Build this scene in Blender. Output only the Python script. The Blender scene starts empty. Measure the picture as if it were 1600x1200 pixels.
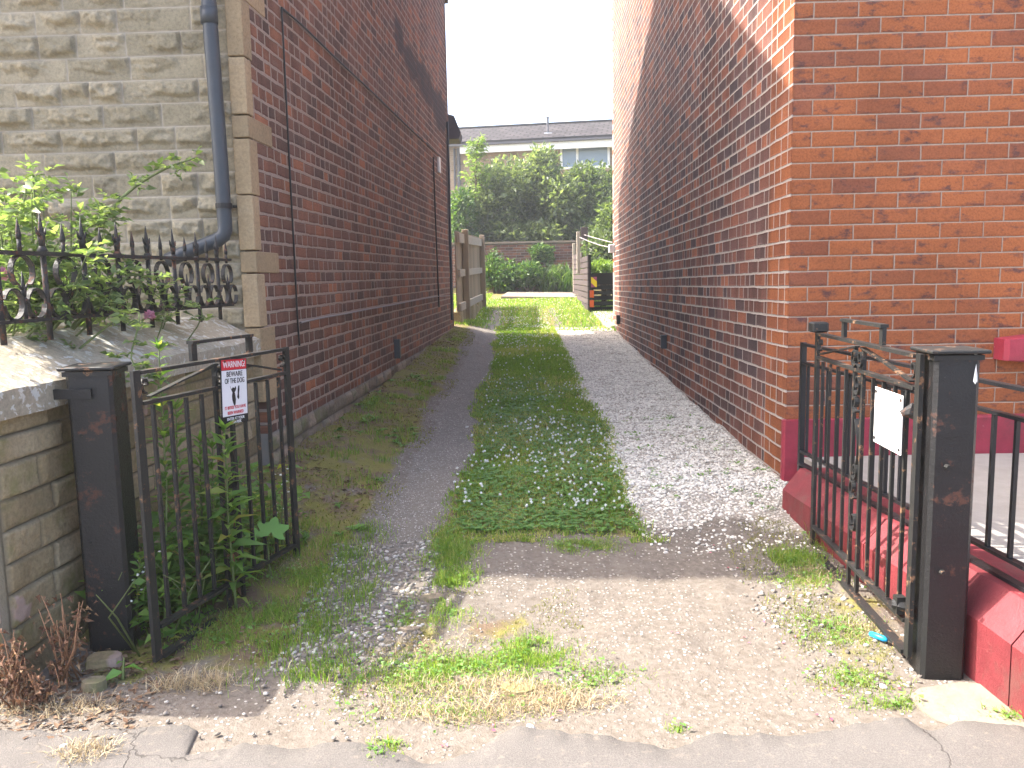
import bpy, math, random
import numpy as np
from mathutils import Vector, Matrix

random.seed(7)
rng = np.random.default_rng(11)
SC = bpy.context.scene
HAZE = .0034
COL = SC.collection

# ------------------------------------------------------------------ camera
FPX, EYE = 1275.0, 1.30
PITCH, ROLL = math.atan(162 / 1275.0), 0.0205
Cpos = Vector((0, 0, EYE))
Fw = Vector((0, math.cos(PITCH), -math.sin(PITCH)))
R0 = Vector((1, 0, 0)); U0 = Vector((0, math.sin(PITCH), math.cos(PITCH)))
CX = R0 * math.cos(ROLL) - U0 * math.sin(ROLL)
CY = R0 * math.sin(ROLL) + U0 * math.cos(ROLL)
cd = bpy.data.cameras.new('camera'); cam = bpy.data.objects.new('camera', cd); COL.objects.link(cam)
cd.sensor_fit = 'HORIZONTAL'; cd.sensor_width = 36; cd.lens = 36 * FPX / 1600; cd.clip_start = .05; cd.clip_end = 500
cam.matrix_world = Matrix(((CX.x, CY.x, -Fw.x, 0), (CX.y, CY.y, -Fw.y, 0), (CX.z, CY.z, -Fw.z, EYE), (0, 0, 0, 1)))
SC.camera = cam


def ray(px, py):
    return Fw + CX * ((px - 800) / FPX) + CY * ((600 - py) / FPX)


def W(px, py, Y):                       # surveyed point at depth Y
    d = ray(px, py); return Cpos + d * (Y / d.y)


def hdir(px):
    d = ray(px, 438); d.z = 0; return d.normalized()


DL, DR = hdir(873), hdir(832)           # directions of the two side walls
OL, OR = -1.727, 1.397                  # their x where they would meet y=0
NL = Vector((DL.y, -DL.x, 0)); NR = Vector((-DR.y, DR.x, 0))   # into the lane
YL, YR = 4.725, 4.49                    # depth of the near corners
ZV = Vector((0, 0, 1))


def PL(Y, z, off=0.0):                  # point on left wall line at depth Y, off metres into the lane
    return Vector((OL + DL.x / DL.y * Y, Y, z)) + NL * off


def PR(Y, z, off=0.0):
    return Vector((OR + DR.x / DR.y * Y, Y, z)) + NR * off


def on_plane(px, py, p, n):
    d = ray(px, py); return Cpos + d * ((p - Cpos).dot(n) / d.dot(n))


# ------------------------------------------------------------------ noise (numpy)
def _h(ix, iy, seed):
    n = (ix.astype(np.int64) * 374761393 + iy.astype(np.int64) * 668265263 + seed * 1274126177) & 0xFFFFFFFF
    n = ((n ^ (n >> 13)) * 1103515245) & 0xFFFFFFFF
    n = ((n ^ (n >> 16)) * 2246822519) & 0xFFFFFFFF
    return ((n ^ (n >> 15)) & 0xFFFF) / 65535.0


def vnoise(x, y, seed=0):
    x = np.asarray(x, float); y = np.asarray(y, float)
    ix, iy = np.floor(x), np.floor(y); fx, fy = x - ix, y - iy
    fx = fx * fx * (3 - 2 * fx); fy = fy * fy * (3 - 2 * fy)
    a, b = _h(ix, iy, seed), _h(ix + 1, iy, seed); c, d = _h(ix, iy + 1, seed), _h(ix + 1, iy + 1, seed)
    return (a + (b - a) * fx) * (1 - fy) + (c + (d - c) * fx) * fy


def fbm(x, y, seed=0, o=4):
    s, a, t = 0, .5, 0
    for k in range(o):
        s = s + a * vnoise(np.asarray(x) * 2 ** k, np.asarray(y) * 2 ** k, seed + k * 17); t += a; a *= .5
    return s / t


def sstep(a, b, x):
    t = np.clip((np.asarray(x, float) - a) / (b - a), 0, 1); return t * t * (3 - 2 * t)


# ------------------------------------------------------------------ ground height
_PY = [-60, -5, 1.2, 2.5, 3.5, 4.4, 6.5, 9, 13, 16, 19, 21, 24.2, 24.6, 28, 60, 200]
_PZ = [-.6, -.2, -.03, 0, .07, .15, .19, .26, .39, .55, .72, .83, .945, 1.6, 2.3, 3.0, 4]


def gz(x, y):
    x = np.asarray(x, float); y = np.asarray(y, float)
    z = np.interp(y, _PY, _PZ)
    bank = sstep(.55, 1.5, -(x - .057 * (y - 4))) * sstep(2.6, 4.4, y) * (.10 + .06 * sstep(6, 12, y)) * (1 - sstep(14, 16, y))
    near = sstep(2.3, 2.8, y) * (1 - sstep(13, 16, y))
    crown = .03 * np.exp(-((x - .18) / .45) ** 2) * sstep(3.4, 4.2, y) * near
    bump = (fbm(x * 2.2, y * 2.2, 3) - .5) * .05 * near + (fbm(x * 12, y * 12, 8, 3) - .5) * .022 * near
    return z + bank + crown + bump


def gzs(x, y):
    return float(gz(np.array([x]), np.array([y]))[0])


def G(px, py):
    d = ray(px, py); s0 = 1.0
    for k in range(60):
        p = Cpos + d * s0; e = p.z - gzs(p.x, p.y)
        if abs(e) < 1e-4: break
        s0 += e / max(.02, -d.z) * .7
    return Cpos + d * s0


# ------------------------------------------------------------------ materials
class NT:
    def __init__(s, name):
        s.m = bpy.data.materials.new(name); s.m.use_nodes = True
        s.t = s.m.node_tree; s.t.nodes.clear()
        s.out = s.n('ShaderNodeOutputMaterial')

    def n(s, typ, **kw):
        x = s.t.nodes.new(typ)
        for k, v in kw.items(): setattr(x, k, v)
        return x

    def put(s, sock, v):
        if v is None: return
        if isinstance(v, bpy.types.NodeSocket): s.t.links.new(v, sock)
        elif isinstance(v, (tuple, list)):
            v = tuple(v)
            sock.default_value = v + (1.0,) if (len(v) == 3 and len(sock.default_value) == 4) else v
        else: sock.default_value = v

    def math(s, op, a, b=None, c=None):
        x = s.n('ShaderNodeMath', operation=op); s.put(x.inputs[0], a); s.put(x.inputs[1], b)
        if c is not None: s.put(x.inputs[2], c)
        return x.outputs[0]

    def mix(s, f, a, b, blend='MIX'):
        x = s.n('ShaderNodeMix', data_type='RGBA', blend_type=blend)
        s.put(x.inputs['Factor'], f); s.put(x.inputs[6], a); s.put(x.inputs[7], b); return x.outputs[2]

    def ramp(s, f, stops, interp='LINEAR'):
        x = s.n('ShaderNodeValToRGB'); x.color_ramp.interpolation = interp; e = x.color_ramp.elements
        while len(e) < len(stops): e.new(.5)
        for i, (p, c) in enumerate(stops):
            e[i].position = p; e[i].color = (c, c, c, 1) if not isinstance(c, (tuple, list)) else tuple(c) + (1,)
        s.put(x.inputs[0], f); return x.outputs[0]

    def pos(s):
        return s.n('ShaderNodeNewGeometry').outputs['Position']

    def mapv(s, v, scale=(1, 1, 1), rot=(0, 0, 0)):
        x = s.n('ShaderNodeMapping'); s.put(x.inputs[0], v); x.inputs['Scale'].default_value = scale; x.inputs['Rotation'].default_value = rot
        return x.outputs[0]

    def noise(s, scale, detail=4, rough=.55, vec=None, out=0, dist=0):
        x = s.n('ShaderNodeTexNoise'); s.put(x.inputs['Vector'], vec if vec is not None else s.pos())
        x.inputs['Scale'].default_value = scale; x.inputs['Detail'].default_value = detail
        x.inputs['Roughness'].default_value = rough; x.inputs['Distortion'].default_value = dist
        return x.outputs[out]

    def voro(s, scale, vec=None, feature='F1', out='Distance', rnd=1.0):
        x = s.n('ShaderNodeTexVoronoi', feature=feature); s.put(x.inputs['Vector'], vec if vec is not None else s.pos())
        x.inputs['Scale'].default_value = scale; x.inputs['Randomness'].default_value = rnd
        return x.outputs[out]

    def rng(s, v, a, b, c=0., d=1., smooth=False):
        x = s.n('ShaderNodeMapRange'); x.interpolation_type = 'SMOOTHSTEP' if smooth else 'LINEAR'
        s.put(x.inputs[0], v); x.inputs[1].default_value = a; x.inputs[2].default_value = b
        x.inputs[3].default_value = c; x.inputs[4].default_value = d; return x.outputs[0]

    def attr(s, name, out='Fac'):
        return s.n('ShaderNodeAttribute', attribute_name=name).outputs[out]

    def bump(s, h, strength=.5, dist=.01, normal=None):
        x = s.n('ShaderNodeBump'); x.inputs['Strength'].default_value = strength; x.inputs['Distance'].default_value = dist
        s.put(x.inputs['Height'], h); s.put(x.inputs['Normal'], normal); return x.outputs[0]

    def pbr(s, col, rough=.8, normal=None, metal=0., spec=.3, **kw):
        x = s.n('ShaderNodeBsdfPrincipled'); s.put(x.inputs['Base Color'], col); s.put(x.inputs['Roughness'], rough)
        s.put(x.inputs['Metallic'], metal); s.put(x.inputs['Specular IOR Level'], spec); s.put(x.inputs['Normal'], normal)
        for k, v in kw.items(): s.put(x.inputs[k], v)
        return x.outputs[0]

    def done(s, sh):
        s.t.links.new(sh, s.out.inputs[0]); return s.m


M = {}


def brick_mat(name, ch, bl, mw, pal, mortar, raised=False, smoke=None, smoke_at=.58, warp=.004, bumpd=.006, corner=None, dark_patch=None, rndrow=.15, head=0.0):
    t = NT(name)
    uv = t.n('ShaderNodeUVMap').outputs[0]
    sx = t.n('ShaderNodeSeparateXYZ'); t.put(sx.inputs[0], uv)
    wn = t.noise(7, 3, .6, uv, out=1); sw = t.n('ShaderNodeSeparateXYZ'); t.put(sw.inputs[0], wn)
    u = t.math('ADD', sx.outputs[0], t.math('MULTIPLY', t.math('SUBTRACT', sw.outputs[0], .5), warp * 2))
    v = t.math('ADD', sx.outputs[1], t.math('MULTIPLY', t.math('SUBTRACT', sw.outputs[1], .5), warp * 2))
    wn2 = t.noise(45, 2, .6, uv, out=1); sw2 = t.n('ShaderNodeSeparateXYZ'); t.put(sw2.inputs[0], wn2)
    u = t.math('ADD', u, t.math('MULTIPLY', t.math('SUBTRACT', sw2.outputs[0], .5), warp))
    v = t.math('ADD', v, t.math('MULTIPLY', t.math('SUBTRACT', sw2.outputs[1], .5), warp))
    vv = t.math('DIVIDE', v, ch); row = t.math('FLOOR', vv)
    w1 = t.n('ShaderNodeTexWhiteNoise', noise_dimensions='1D'); t.put(w1.inputs['W'], row)
    fu = t.math('ADD', t.math('ADD', t.math('DIVIDE', u, bl), t.math('MULTIPLY', row, .5)), t.math('MULTIPLY', w1.outputs[0], t.math('MULTIPLY', t.math('GREATER_THAN', u, corner[0]), rndrow) if corner else rndrow))
    if head:   # some stretchers are split into two headers
        colh = t.math('FLOOR', fu)
        ch2 = t.n('ShaderNodeCombineXYZ'); t.put(ch2.inputs[0], colh); t.put(ch2.inputs[1], row); ch2.inputs[2].default_value = 3.3
        w2 = t.n('ShaderNodeTexWhiteNoise', noise_dimensions='3D'); t.put(w2.inputs['Vector'], ch2.outputs[0])
        two = t.math('LESS_THAN', w2.outputs[0], head)
        mult = t.math('ADD', two, 1.0)
    else:
        mult = 1.0; colh = t.math('FLOOR', fu)
    fr = t.math('FRACT', fu)
    frm = t.math('MULTIPLY', fr, mult)
    col = t.math('ADD', t.math('MULTIPLY', colh, 2.0), t.math('FLOOR', frm))
    fx = t.math('DIVIDE', t.math('MULTIPLY', t.math('FRACT', frm), bl), mult)
    wid = t.math('DIVIDE', bl, mult)
    fy = t.math('MULTIPLY', t.math('FRACT', vv), ch)
    dx = t.math('MINIMUM', fx, t.math('SUBTRACT', wid, fx)); dy = t.math('MINIMUM', fy, t.math('SUBTRACT', ch, fy))
    d = t.math('MINIMUM', t.math('MULTIPLY', dx, 1.1), dy)
    if corner:
        dj = t.math('MULTIPLY', t.math('ABSOLUTE', t.math('SUBTRACT', u, corner[0])), 1.4)
        d = t.math('MINIMUM', d, dj)
    d = t.math('SUBTRACT', d, t.math('MULTIPLY', t.math('SUBTRACT', t.noise(2.2, 4, .6, uv), .47), mw * .9))
    mask = t.rng(d, mw * .5 - .0018, mw * .5 + .0022, smooth=True)
    cid = t.n('ShaderNodeCombineXYZ'); t.put(cid.inputs[0], col); t.put(cid.inputs[1], row)
    wid_ = t.n('ShaderNodeTexWhiteNoise', noise_dimensions='3D'); t.put(wid_.inputs['Vector'], cid.outputs[0])
    val = wid_.outputs[0]
    base = t.ramp(val, pal)
    if corner:
        base2 = t.ramp(val, corner[1]); base = t.mix(t.math('LESS_THAN', u, corner[0]), base, base2)
    off = t.n('ShaderNodeVectorMath', operation='ADD'); t.put(off.inputs[0], uv)
    sc = t.n('ShaderNodeVectorMath', operation='SCALE'); t.put(sc.inputs[0], wid_.outputs[1]); sc.inputs['Scale'].default_value = 7.0
    t.put(off.inputs[1], sc.outputs[0])
    n1 = t.noise(10, 6, .68, t.mapv(off.outputs[0], (1, 1.9, 1)))
    if smoke:
        base = t.mix(t.rng(n1, smoke_at, smoke_at + .16, 0, .82, True), base, smoke)
    n2 = t.noise(90, 4, .7, off.outputs[0])
    base = t.mix(1.0, base, t.ramp(n2, [(.25, .62), (.5, 1.0), (.8, 1.28)]), 'MULTIPLY')
    nl = t.noise(1.3, 3, .5, uv)
    base = t.mix(1.0, base, t.ramp(nl, [(.3, .78), (.7, 1.14)]), 'MULTIPLY')
    if raised:      # water runs and sooty patches down the wall, pale salts
        st_n = t.noise(1.0, 6, .68, t.mapv(uv, (3.2, .55, 1))); base = t.mix(1.0, base, t.ramp(st_n, [(.34, .58), (.52, 1.0), (.70, 1.25)]), 'MULTIPLY')
        base = t.mix(t.rng(t.noise(2.1, 6, .7, uv), .60, .74, 0, .40, True), base, (.30, .24, .21))
    mcol = t.mix(t.noise(30, 4, .7, uv), tuple(c * .62 for c in mortar), tuple(min(1, c * 1.25) for c in mortar))
    c = t.mix(mask, mcol, base)
    if dark_patch:      # darker patch with its own outline mixed into the wall colour: (list of (u,v,ru,rv), colour)
        f = None
        for (a, b, ra, rb) in dark_patch[0]:
            du = t.math('DIVIDE', t.math('SUBTRACT', u, a), ra); dv = t.math('DIVIDE', t.math('SUBTRACT', v, b), rb)
            rr = t.math('SQRT', t.math('ADD', t.math('MULTIPLY', du, du), t.math('MULTIPLY', dv, dv)))
            k = t.rng(t.math('ADD', rr, t.math('MULTIPLY', t.math('SUBTRACT', t.noise(4, 4, .6, uv), .5), .9)), .7, 1.1, .8, 0, True)
            f = k if f is None else t.math('MAXIMUM', f, k)
        c = t.mix(f, c, dark_patch[1])
    lip = t.rng(d, mw * .5, mw * .5 + .012, 0, 1, True)
    hgt = t.math('ADD', t.math('MULTIPLY', mask, -.7 if raised else 1.0), t.math('MULTIPLY', n2, .35))
    hgt = t.math('ADD', hgt, t.math('MULTIPLY', lip, .4))
    return t.done(t.pbr(c, .88, t.bump(hgt, .9, bumpd), spec=.2))


def stone_mat(name, c0, c1, c2, dark, moss=None, scale=1.0, lichen=0.0, bump=.004, smear=None, rough=.9, jcol=(.38, .335, .27)):
    t = NT(name); p = t.pos()
    a = t.attr('rnd'); n1 = t.noise(5 * scale, 6, .65); n2 = t.noise(60 * scale, 6, .7)
    band = t.noise(9 * scale, 5, .6, t.mapv(p, (1, 1, 5)))
    f = t.math('ADD', t.math('MULTIPLY', a, .45), t.math('MULTIPLY', n1, .55))
    c = t.ramp(f, [(.22, c0), (.5, c1), (.78, c2)])
    c = t.mix(1.0, c, t.ramp(n2, [(.3, .7), (.55, 1.0), (.8, 1.22)]), 'MULTIPLY')
    c = t.mix(t.rng(band, .55, .8, 0, .5, True), c, dark)
    if moss: c = t.mix(t.rng(t.noise(3.2 * scale, 6, .72), .47, .68, 0, .8, True), c, moss)
    if smear: c = t.mix(t.rng(t.noise(3.1, 4, .55, t.mapv(p, (1, 1, .8))), .645, .68, 0, .75, True), c, smear)
    if lichen:
        lv = t.noise(26, 5, .62, dist=.5); big = t.noise(3, 2, .5)
        c = t.mix(t.rng(t.math('ADD', lv, t.math('MULTIPLY', big, .35)), .72 - lichen, .77 - lichen, 0, .75, True), c, (.55, .55, .51))
    h = t.math('ADD', n2, t.math('MULTIPLY', n1, .6))
    jt = t.attr('joint'); c = t.mix(t.math('MULTIPLY', jt, .9), c, jcol)
    return t.done(t.pbr(c, rough, t.bump(h, .8, bump), spec=.2))


def paint_mat(name, col, rust=.6, rough=.45, rustcol=(.16, .065, .03), pale=None, scale=1.0, bump=.002, grime=None):
    t = NT(name)
    n = t.noise(9 * scale, 6, .7); n2 = t.noise(120, 4, .7); n3 = t.noise(38 * scale, 5, .7)
    c = t.mix(t.noise(22, 4, .6), tuple(x * .8 for x in col), tuple(x * 1.35 for x in col))
    rc = t.mix(n3, rustcol, tuple(x * 2.0 for x in rustcol))
    f = t.rng(t.math('ADD', t.math('MULTIPLY', n, .65), t.math('MULTIPLY', n3, .35)), rust, rust + .07, 0, .95, True)
    c = t.mix(f, c, rc)
    c = t.mix(1.0, c, t.ramp(t.noise(2.3, 5, .65), [(.3, .62), (.55, 1.0), (.75, 1.18)]), 'MULTIPLY')
    if grime: c = t.mix(t.rng(t.noise(5.5, 6, .72, t.mapv(t.pos(), (1, 1, .6))), .53, .66, 0, .6, True), c, grime)
    if pale: c = t.mix(t.rng(n3, pale[0], pale[0] + .06, 0, .8, True), c, pale[1])
    r = t.math('ADD', rough, t.math('MULTIPLY', f, .4))
    return t.done(t.pbr(c, r, t.bump(t.math('ADD', n2, t.math('MULTIPLY', n3, .8)), .6, bump), spec=.4))


def plain_mat(name, col, rough=.8, var=.25, scale=20, bump=.002, metal=0, spec=.3):
    t = NT(name); n = t.noise(scale, 6, .65)
    c = t.mix(n, tuple(x * (1 - var) for x in col), tuple(min(1, x * (1 + var)) for x in col))
    return t.done(t.pbr(c, rough, t.bump(t.noise(scale * 4, 4, .7), .5, bump), metal, spec))


def leaf_mat(name, stops, trans=.4, rough=.45, tcol=None):
    t = NT(name)
    c = t.ramp(t.attr('rnd'), stops)
    p = t.pbr(c, rough, spec=.35)
    tr = t.n('ShaderNodeBsdfTranslucent'); t.put(tr.inputs[0], t.mix(1.0, c, tcol or (1.5, 1.6, .7), 'MULTIPLY'))
    mx = t.n('ShaderNodeMixShader'); mx.inputs[0].default_value = trans
    t.t.links.new(p, mx.inputs[1]); t.t.links.new(tr.outputs[0], mx.inputs[2])
    return t.done(mx.outputs[0])


def wood_mat(name, c0, c1, axis=2, rough=.85):
    t = NT(name); s = [14, 14, 14]; s[axis] = .9
    n = t.noise(3, 6, .6, t.mapv(t.pos(), tuple(s))); a = t.attr('rnd')
    c = t.mix(n, c0, c1); c = t.mix(1.0, c, t.ramp(a, [(0, .75), (1, 1.2)]), 'MULTIPLY')
    return t.done(t.pbr(c, rough, t.bump(n, .5, .003), spec=.2))


OPAL = [(.0, (.21, .070, .035)), (.3, (.265, .087, .036)), (.75, (.30, .098, .037)), (1., (.19, .068, .040))]
SPAL = [(.0, (.075, .050, .052)), (.22, (.105, .060, .055)), (.45, (.155, .070, .055)), (.65, (.195, .080, .056)), (.83, (.25, .092, .056)), (.93, (.33, .115, .06)), (1., (.085, .056, .058))]
LPAL = [(.0, (.11, .064, .052)), (.3, (.15, .074, .055)), (.6, (.19, .086, .058)), (.82, (.255, .102, .060)), (.95, (.34, .13, .066)), (1., (.105, .064, .055))]
M['rfront'] = brick_mat('red_facing_brick', .0822, .232, .0065, OPAL, (.31, .24, .19), smoke=(.065, .036, .040), smoke_at=.525, warp=.0022, bumpd=.004, rndrow=.06)
M['rside'] = brick_mat('dark_common_brick_pale_pointing', .0822, .232, .0115, SPAL, (.42, .36, .315), raised=True, warp=.0055, bumpd=.007, corner=(.455, OPAL), rndrow=.35, head=.32)
M['lside'] = brick_mat('maroon_common_brick_pink_pointing', .0822, .236, .0172, LPAL, (.335, .255, .21), raised=True, warp=.0085, bumpd=.009, rndrow=.4, head=.38,
                       dark_patch=([(4.7, 3.98, .30, .20), (5.4, 3.86, .5, .20), (6.5, 3.85, .9, .26), (7.8, 3.75, .9, .32), (8.45, 2.4, .2, 1.4)], (.035, .030, .032)))
M['farbrick'] = brick_mat('old_garden_wall_brick', .078, .23, .012, [(.0, (.10, .05, .04)), (.5, (.20, .08, .05)), (.85, (.27, .11, .06)), (1., (.12, .10, .08))], (.25, .22, .19), smoke=(.06, .06, .05), smoke_at=.52, warp=.006)
M['rearwall'] = brick_mat('buff_brick', .075, .225, .010, [(.0, (.27, .19, .125)), (1., (.38, .27, .18))], (.36, .30, .24), warp=.002)
M['facade'] = stone_mat('rock_faced_sandstone', (.225, .195, .132), (.305, .263, .182), (.355, .305, .215), (.18, .16, .12), moss=None, bump=.006)
M['quoin'] = stone_mat('dressed_sandstone', (.30, .22, .13), (.40, .29, .17), (.46, .36, .24), (.20, .17, .12), bump=.003)
M['lowwall'] = stone_mat('weathered_sandstone', (.17, .13, .075), (.29, .225, .13), (.40, .33, .22), (.12, .11, .065), moss=(.17, .165, .055), smear=(.40, .29, .26), bump=.008, jcol=(.14, .12, .085))
M['coping'] = stone_mat('lichened_sandstone_coping', (.31, .27, .20), (.41, .36, .275), (.47, .43, .345), (.24, .21, .16), lichen=-.01, bump=.005)
M['found'] = stone_mat('rubble_foundation', (.16, .13, .10), (.24, .19, .14), (.32, .25, .19), (.12, .11, .08), moss=(.13, .14, .06), bump=.008, jcol=(.15, .13, .11))
M['mortarback'] = plain_mat('lime_mortar', (.36, .31, .24), .95)
M['black'] = paint_mat('worn_black_paint', (.013, .013, .0135), .545, .34, (.06, .026, .017), pale=(.70, (.07, .07, .066)), bump=.004)
M['blackrail'] = paint_mat('black_railing_paint', (.012, .012, .014), .66, .40)
M['gate'] = paint_mat('weathered_gate_paint', (.016, .016, .015), .55, .55, (.14, .075, .04), pale=(.70, (.30, .27, .22)), scale=2)
M['rusty'] = paint_mat('rusty_cast_iron', (.020, .019, .019), .53, .6, (.095, .042, .026), scale=2.2, bump=.004)
M['pipe'] = plain_mat('grey_black_pipe', (.045, .052, .062), .42, .2, 12, .001)
M['red'] = paint_mat('oxblood_masonry_paint', (.25, .022, .040), .66, .55, (.34, .10, .10), scale=.9, pale=(.70, (.36, .30, .28)), grime=(.11, .03, .035), bump=.004)
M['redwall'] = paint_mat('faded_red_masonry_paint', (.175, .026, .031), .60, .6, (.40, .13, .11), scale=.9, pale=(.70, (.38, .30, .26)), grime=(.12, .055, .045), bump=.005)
M['concrete'] = plain_mat('pale_concrete', (.26, .24, .215), .9, .28, 9, .004)
M['cable'] = plain_mat('black_cable', (.016, .015, .016), .5)
M['greycable'] = plain_mat('grey_cable', (.25, .22, .21), .6)
M['slate'] = plain_mat('slate', (.09, .09, .10), .7)
M['white'] = plain_mat('white_painted_board', (.72, .72, .70), .5, .08, 8, .001)
M['wood'] = wood_mat('bare_weathered_timber', (.17, .135, .095), (.29, .235, .17))
M['woodh'] = wood_mat('grey_timber_rail', (.27, .235, .185), (.40, .35, .28), 1)
M['dkwood'] = wood_mat('dark_stained_planks', (.055, .042, .042), (.11, .085, .080), 1)
M['blackwood'] = wood_mat('black_slats', (.014, .015, .014), (.03, .032, .028), 0)
M['orange'] = plain_mat('orange_reflector', (.75, .13, .02), .35, .1, 8, .0005)
M['blue'] = plain_mat('blue_plastic', (.02, .30, .55), .3, .1, 8, .0005)
M['bark'] = plain_mat('bark', (.10, .075, .05), .9, .4, 30, .006)
M['stem'] = plain_mat('green_stem', (.12, .15, .05), .6, .25)
M['drystem'] = plain_mat('dry_stem', (.25, .13, .07), .8, .35)
M['straw'] = leaf_mat('straw', [(0, (.24, .17, .09)), (.5, (.40, .31, .18)), (1, (.50, .42, .27))], .15, .7, (1, 1, .8))
M['rose'] = leaf_mat('rose_leaf', [(0, (.085, .13, .055)), (.5, (.155, .22, .09)), (1, (.28, .34, .16))], .5, .28)
M['willow'] = leaf_mat('willowherb_leaf', [(0, (.09, .17, .04)), (.6, (.15, .265, .06)), (.93, (.22, .32, .075)), (1, (.36, .30, .07))], .5)
M['maple'] = leaf_mat('sycamore_leaf', [(0, (.15, .32, .075)), (1, (.18, .36, .085))], .5, .45)
M['dryleaf'] = leaf_mat('withered_leaf', [(0, (.10, .05, .032)), (.5, (.17, .085, .05)), (1, (.27, .18, .10))], .2, .8, (1, .9, .7))
M['grass'] = leaf_mat('grass_blade', [(0, (.11, .20, .032)), (.6, (.175, .28, .048)), (.88, (.26, .33, .072)), (1, (.42, .38, .19))], .55, .5)
M['clover'] = leaf_mat('clover_leaf', [(0, (.075, .17, .035)), (.7, (.12, .235, .05)), (1, (.17, .29, .065))], .35, .5)
M['moss'] = leaf_mat('moss_tuft', [(0, (.10, .115, .022)), (.6, (.18, .18, .035)), (1, (.27, .25, .07))], .25, .8)
M['litter'] = leaf_mat('leaf_litter', [(0, (.06, .035, .022)), (.5, (.13, .075, .045)), (1, (.24, .16, .10))], .1, .9, (1, 1, .8))
M['hedge'] = leaf_mat('hedge_leaf', [(0, (.075, .10, .052)), (.55, (.14, .18, .085)), (1, (.22, .26, .13))], .5, .30)
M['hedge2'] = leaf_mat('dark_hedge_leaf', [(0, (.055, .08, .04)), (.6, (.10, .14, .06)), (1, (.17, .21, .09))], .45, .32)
M['ash'] = leaf_mat('ash_leaf', [(0, (.12, .19, .04)), (1, (.20, .28, .07))], .45)
M['fern'] = leaf_mat('lush_border_leaf', [(0, (.035, .08, .018)), (.6, (.07, .14, .03)), (1, (.14, .20, .05))], .40)
M['petal'] = leaf_mat('white_clover_flower', [(0, (.42, .44, .34)), (.35, (.70, .70, .64)), (1, (.82, .82, .80))], .2, .7, (1, 1, 1))
M['pink'] = leaf_mat('pink_petal', [(0, (.45, .05, .10)), (1, (.65, .22, .30))], .3, .6, (1, .8, .8))
M['roseflower'] = leaf_mat('pale_pink_rose', [(0, (.55, .18, .30)), (1, (.75, .45, .55))], .3, .6, (1, .9, .9))


def stones_mat(name, stops, rough=.85):
    t = NT(name); c = t.ramp(t.attr('rnd'), stops)
    c = t.mix(1.0, c, t.ramp(t.noise(60, 5, .7), [(.3, .7), (.7, 1.15)]), 'MULTIPLY')
    return t.done(t.pbr(c, rough, t.bump(t.noise(220, 3, .6), .5, .001), spec=.25))


M['chips'] = stones_mat('pale_limestone_chips', [(0, (.44, .41, .35)), (.4, (.60, .565, .49)), (1, (.74, .70, .625))])
M['grit'] = stones_mat('mixed_grit', [(0, (.13, .112, .094)), (.4, (.20, .175, .148)), (.75, (.32, .29, .25)), (1, (.54, .51, .455))])


def ground_material():
    t = NT('lane_earth_and_gravel'); p = t.pos()
    z = t.n('ShaderNodeAttribute', attribute_name='zone'); sp = t.n('ShaderNodeSeparateColor'); t.put(sp.inputs[0], z.outputs['Color'])
    tr, ms, gr = sp.outputs[0], sp.outputs[1], sp.outputs[2]
    n = t.noise(6, 6, .65); n2 = t.noise(40, 5, .7); n3 = t.noise(160, 4, .7)

    def warped(m): return t.rng(t.math('ADD', m, t.math('MULTIPLY', t.math('SUBTRACT', t.math('ADD', t.math('MULTIPLY', n, .5), t.math('MULTIPLY', n2, .5)), .5), 1.0)), .35, .65, smooth=True)
    dirt = t.mix(n, (.082, .066, .050), (.155, .130, .106)); dirt = t.mix(t.rng(n2, .35, .7), dirt, (.19, .166, .141))
    vd = t.voro(62, rnd=1.0); vc = t.n('ShaderNodeTexVoronoi'); t.put(vc.inputs['Vector'], p); vc.inputs['Scale'].default_value = 62
    sv = t.n('ShaderNodeSeparateColor'); t.put(sv.inputs[0], vc.outputs['Color'])
    chip = t.math('MULTIPLY', t.rng(vd, .40, .30, smooth=True), t.math('GREATER_THAN', sv.outputs[0], t.rng(t.noise(1.9, 5, .62), .38, .62, .97, .45)))
    chipc = t.mix(sv.outputs[1], (.17, .148, .124), (.46, .425, .37))
    dirt = t.mix(chip, dirt, chipc)
    track = t.mix(n2, (.115, .102, .086), (.21, .188, .16))
    vt = t.n('ShaderNodeTexVoronoi'); t.put(vt.inputs['Vector'], p); vt.inputs['Scale'].default_value = 95
    st = t.n('ShaderNodeSeparateColor'); t.put(st.inputs[0], vt.outputs['Color'])
    tchip = t.math('MULTIPLY', t.rng(vt.outputs['Distance'], .40, .28, smooth=True), t.math('GREATER_THAN', st.outputs[0], .50))
    track = t.mix(tchip, track, t.mix(st.outputs[1], (.24, .22, .20), (.48, .45, .42)))
    soil = t.mix(n2, (.085, .058, .038), (.19, .135, .09))
    mossc = t.mix(n2, (.11, .105, .028), (.22, .195, .055)); mossc = t.mix(t.rng(n, .36, .56, smooth=True), soil, mossc)
    pale = t.mix(sv.outputs[1], (.42, .39, .33), (.66, .625, .55)); pale = t.mix(t.rng(vd, .25, .5), pale, (.28, .25, .21))
    c = t.mix(warped(tr), dirt, track); c = t.mix(warped(gr), c, pale); c = t.mix(warped(ms), c, mossc)
    h = t.math('ADD', t.math('MULTIPLY', n3, .35), t.math('ADD', t.math('MULTIPLY', t.math('MAXIMUM', chip, t.math('MULTIPLY', warped(gr), t.rng(vd, .5, .1))), .7), n2))
    return t.done(t.pbr(c, .92, t.bump(h, .9, .008), spec=.2))


M['ground'] = ground_material()


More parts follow.
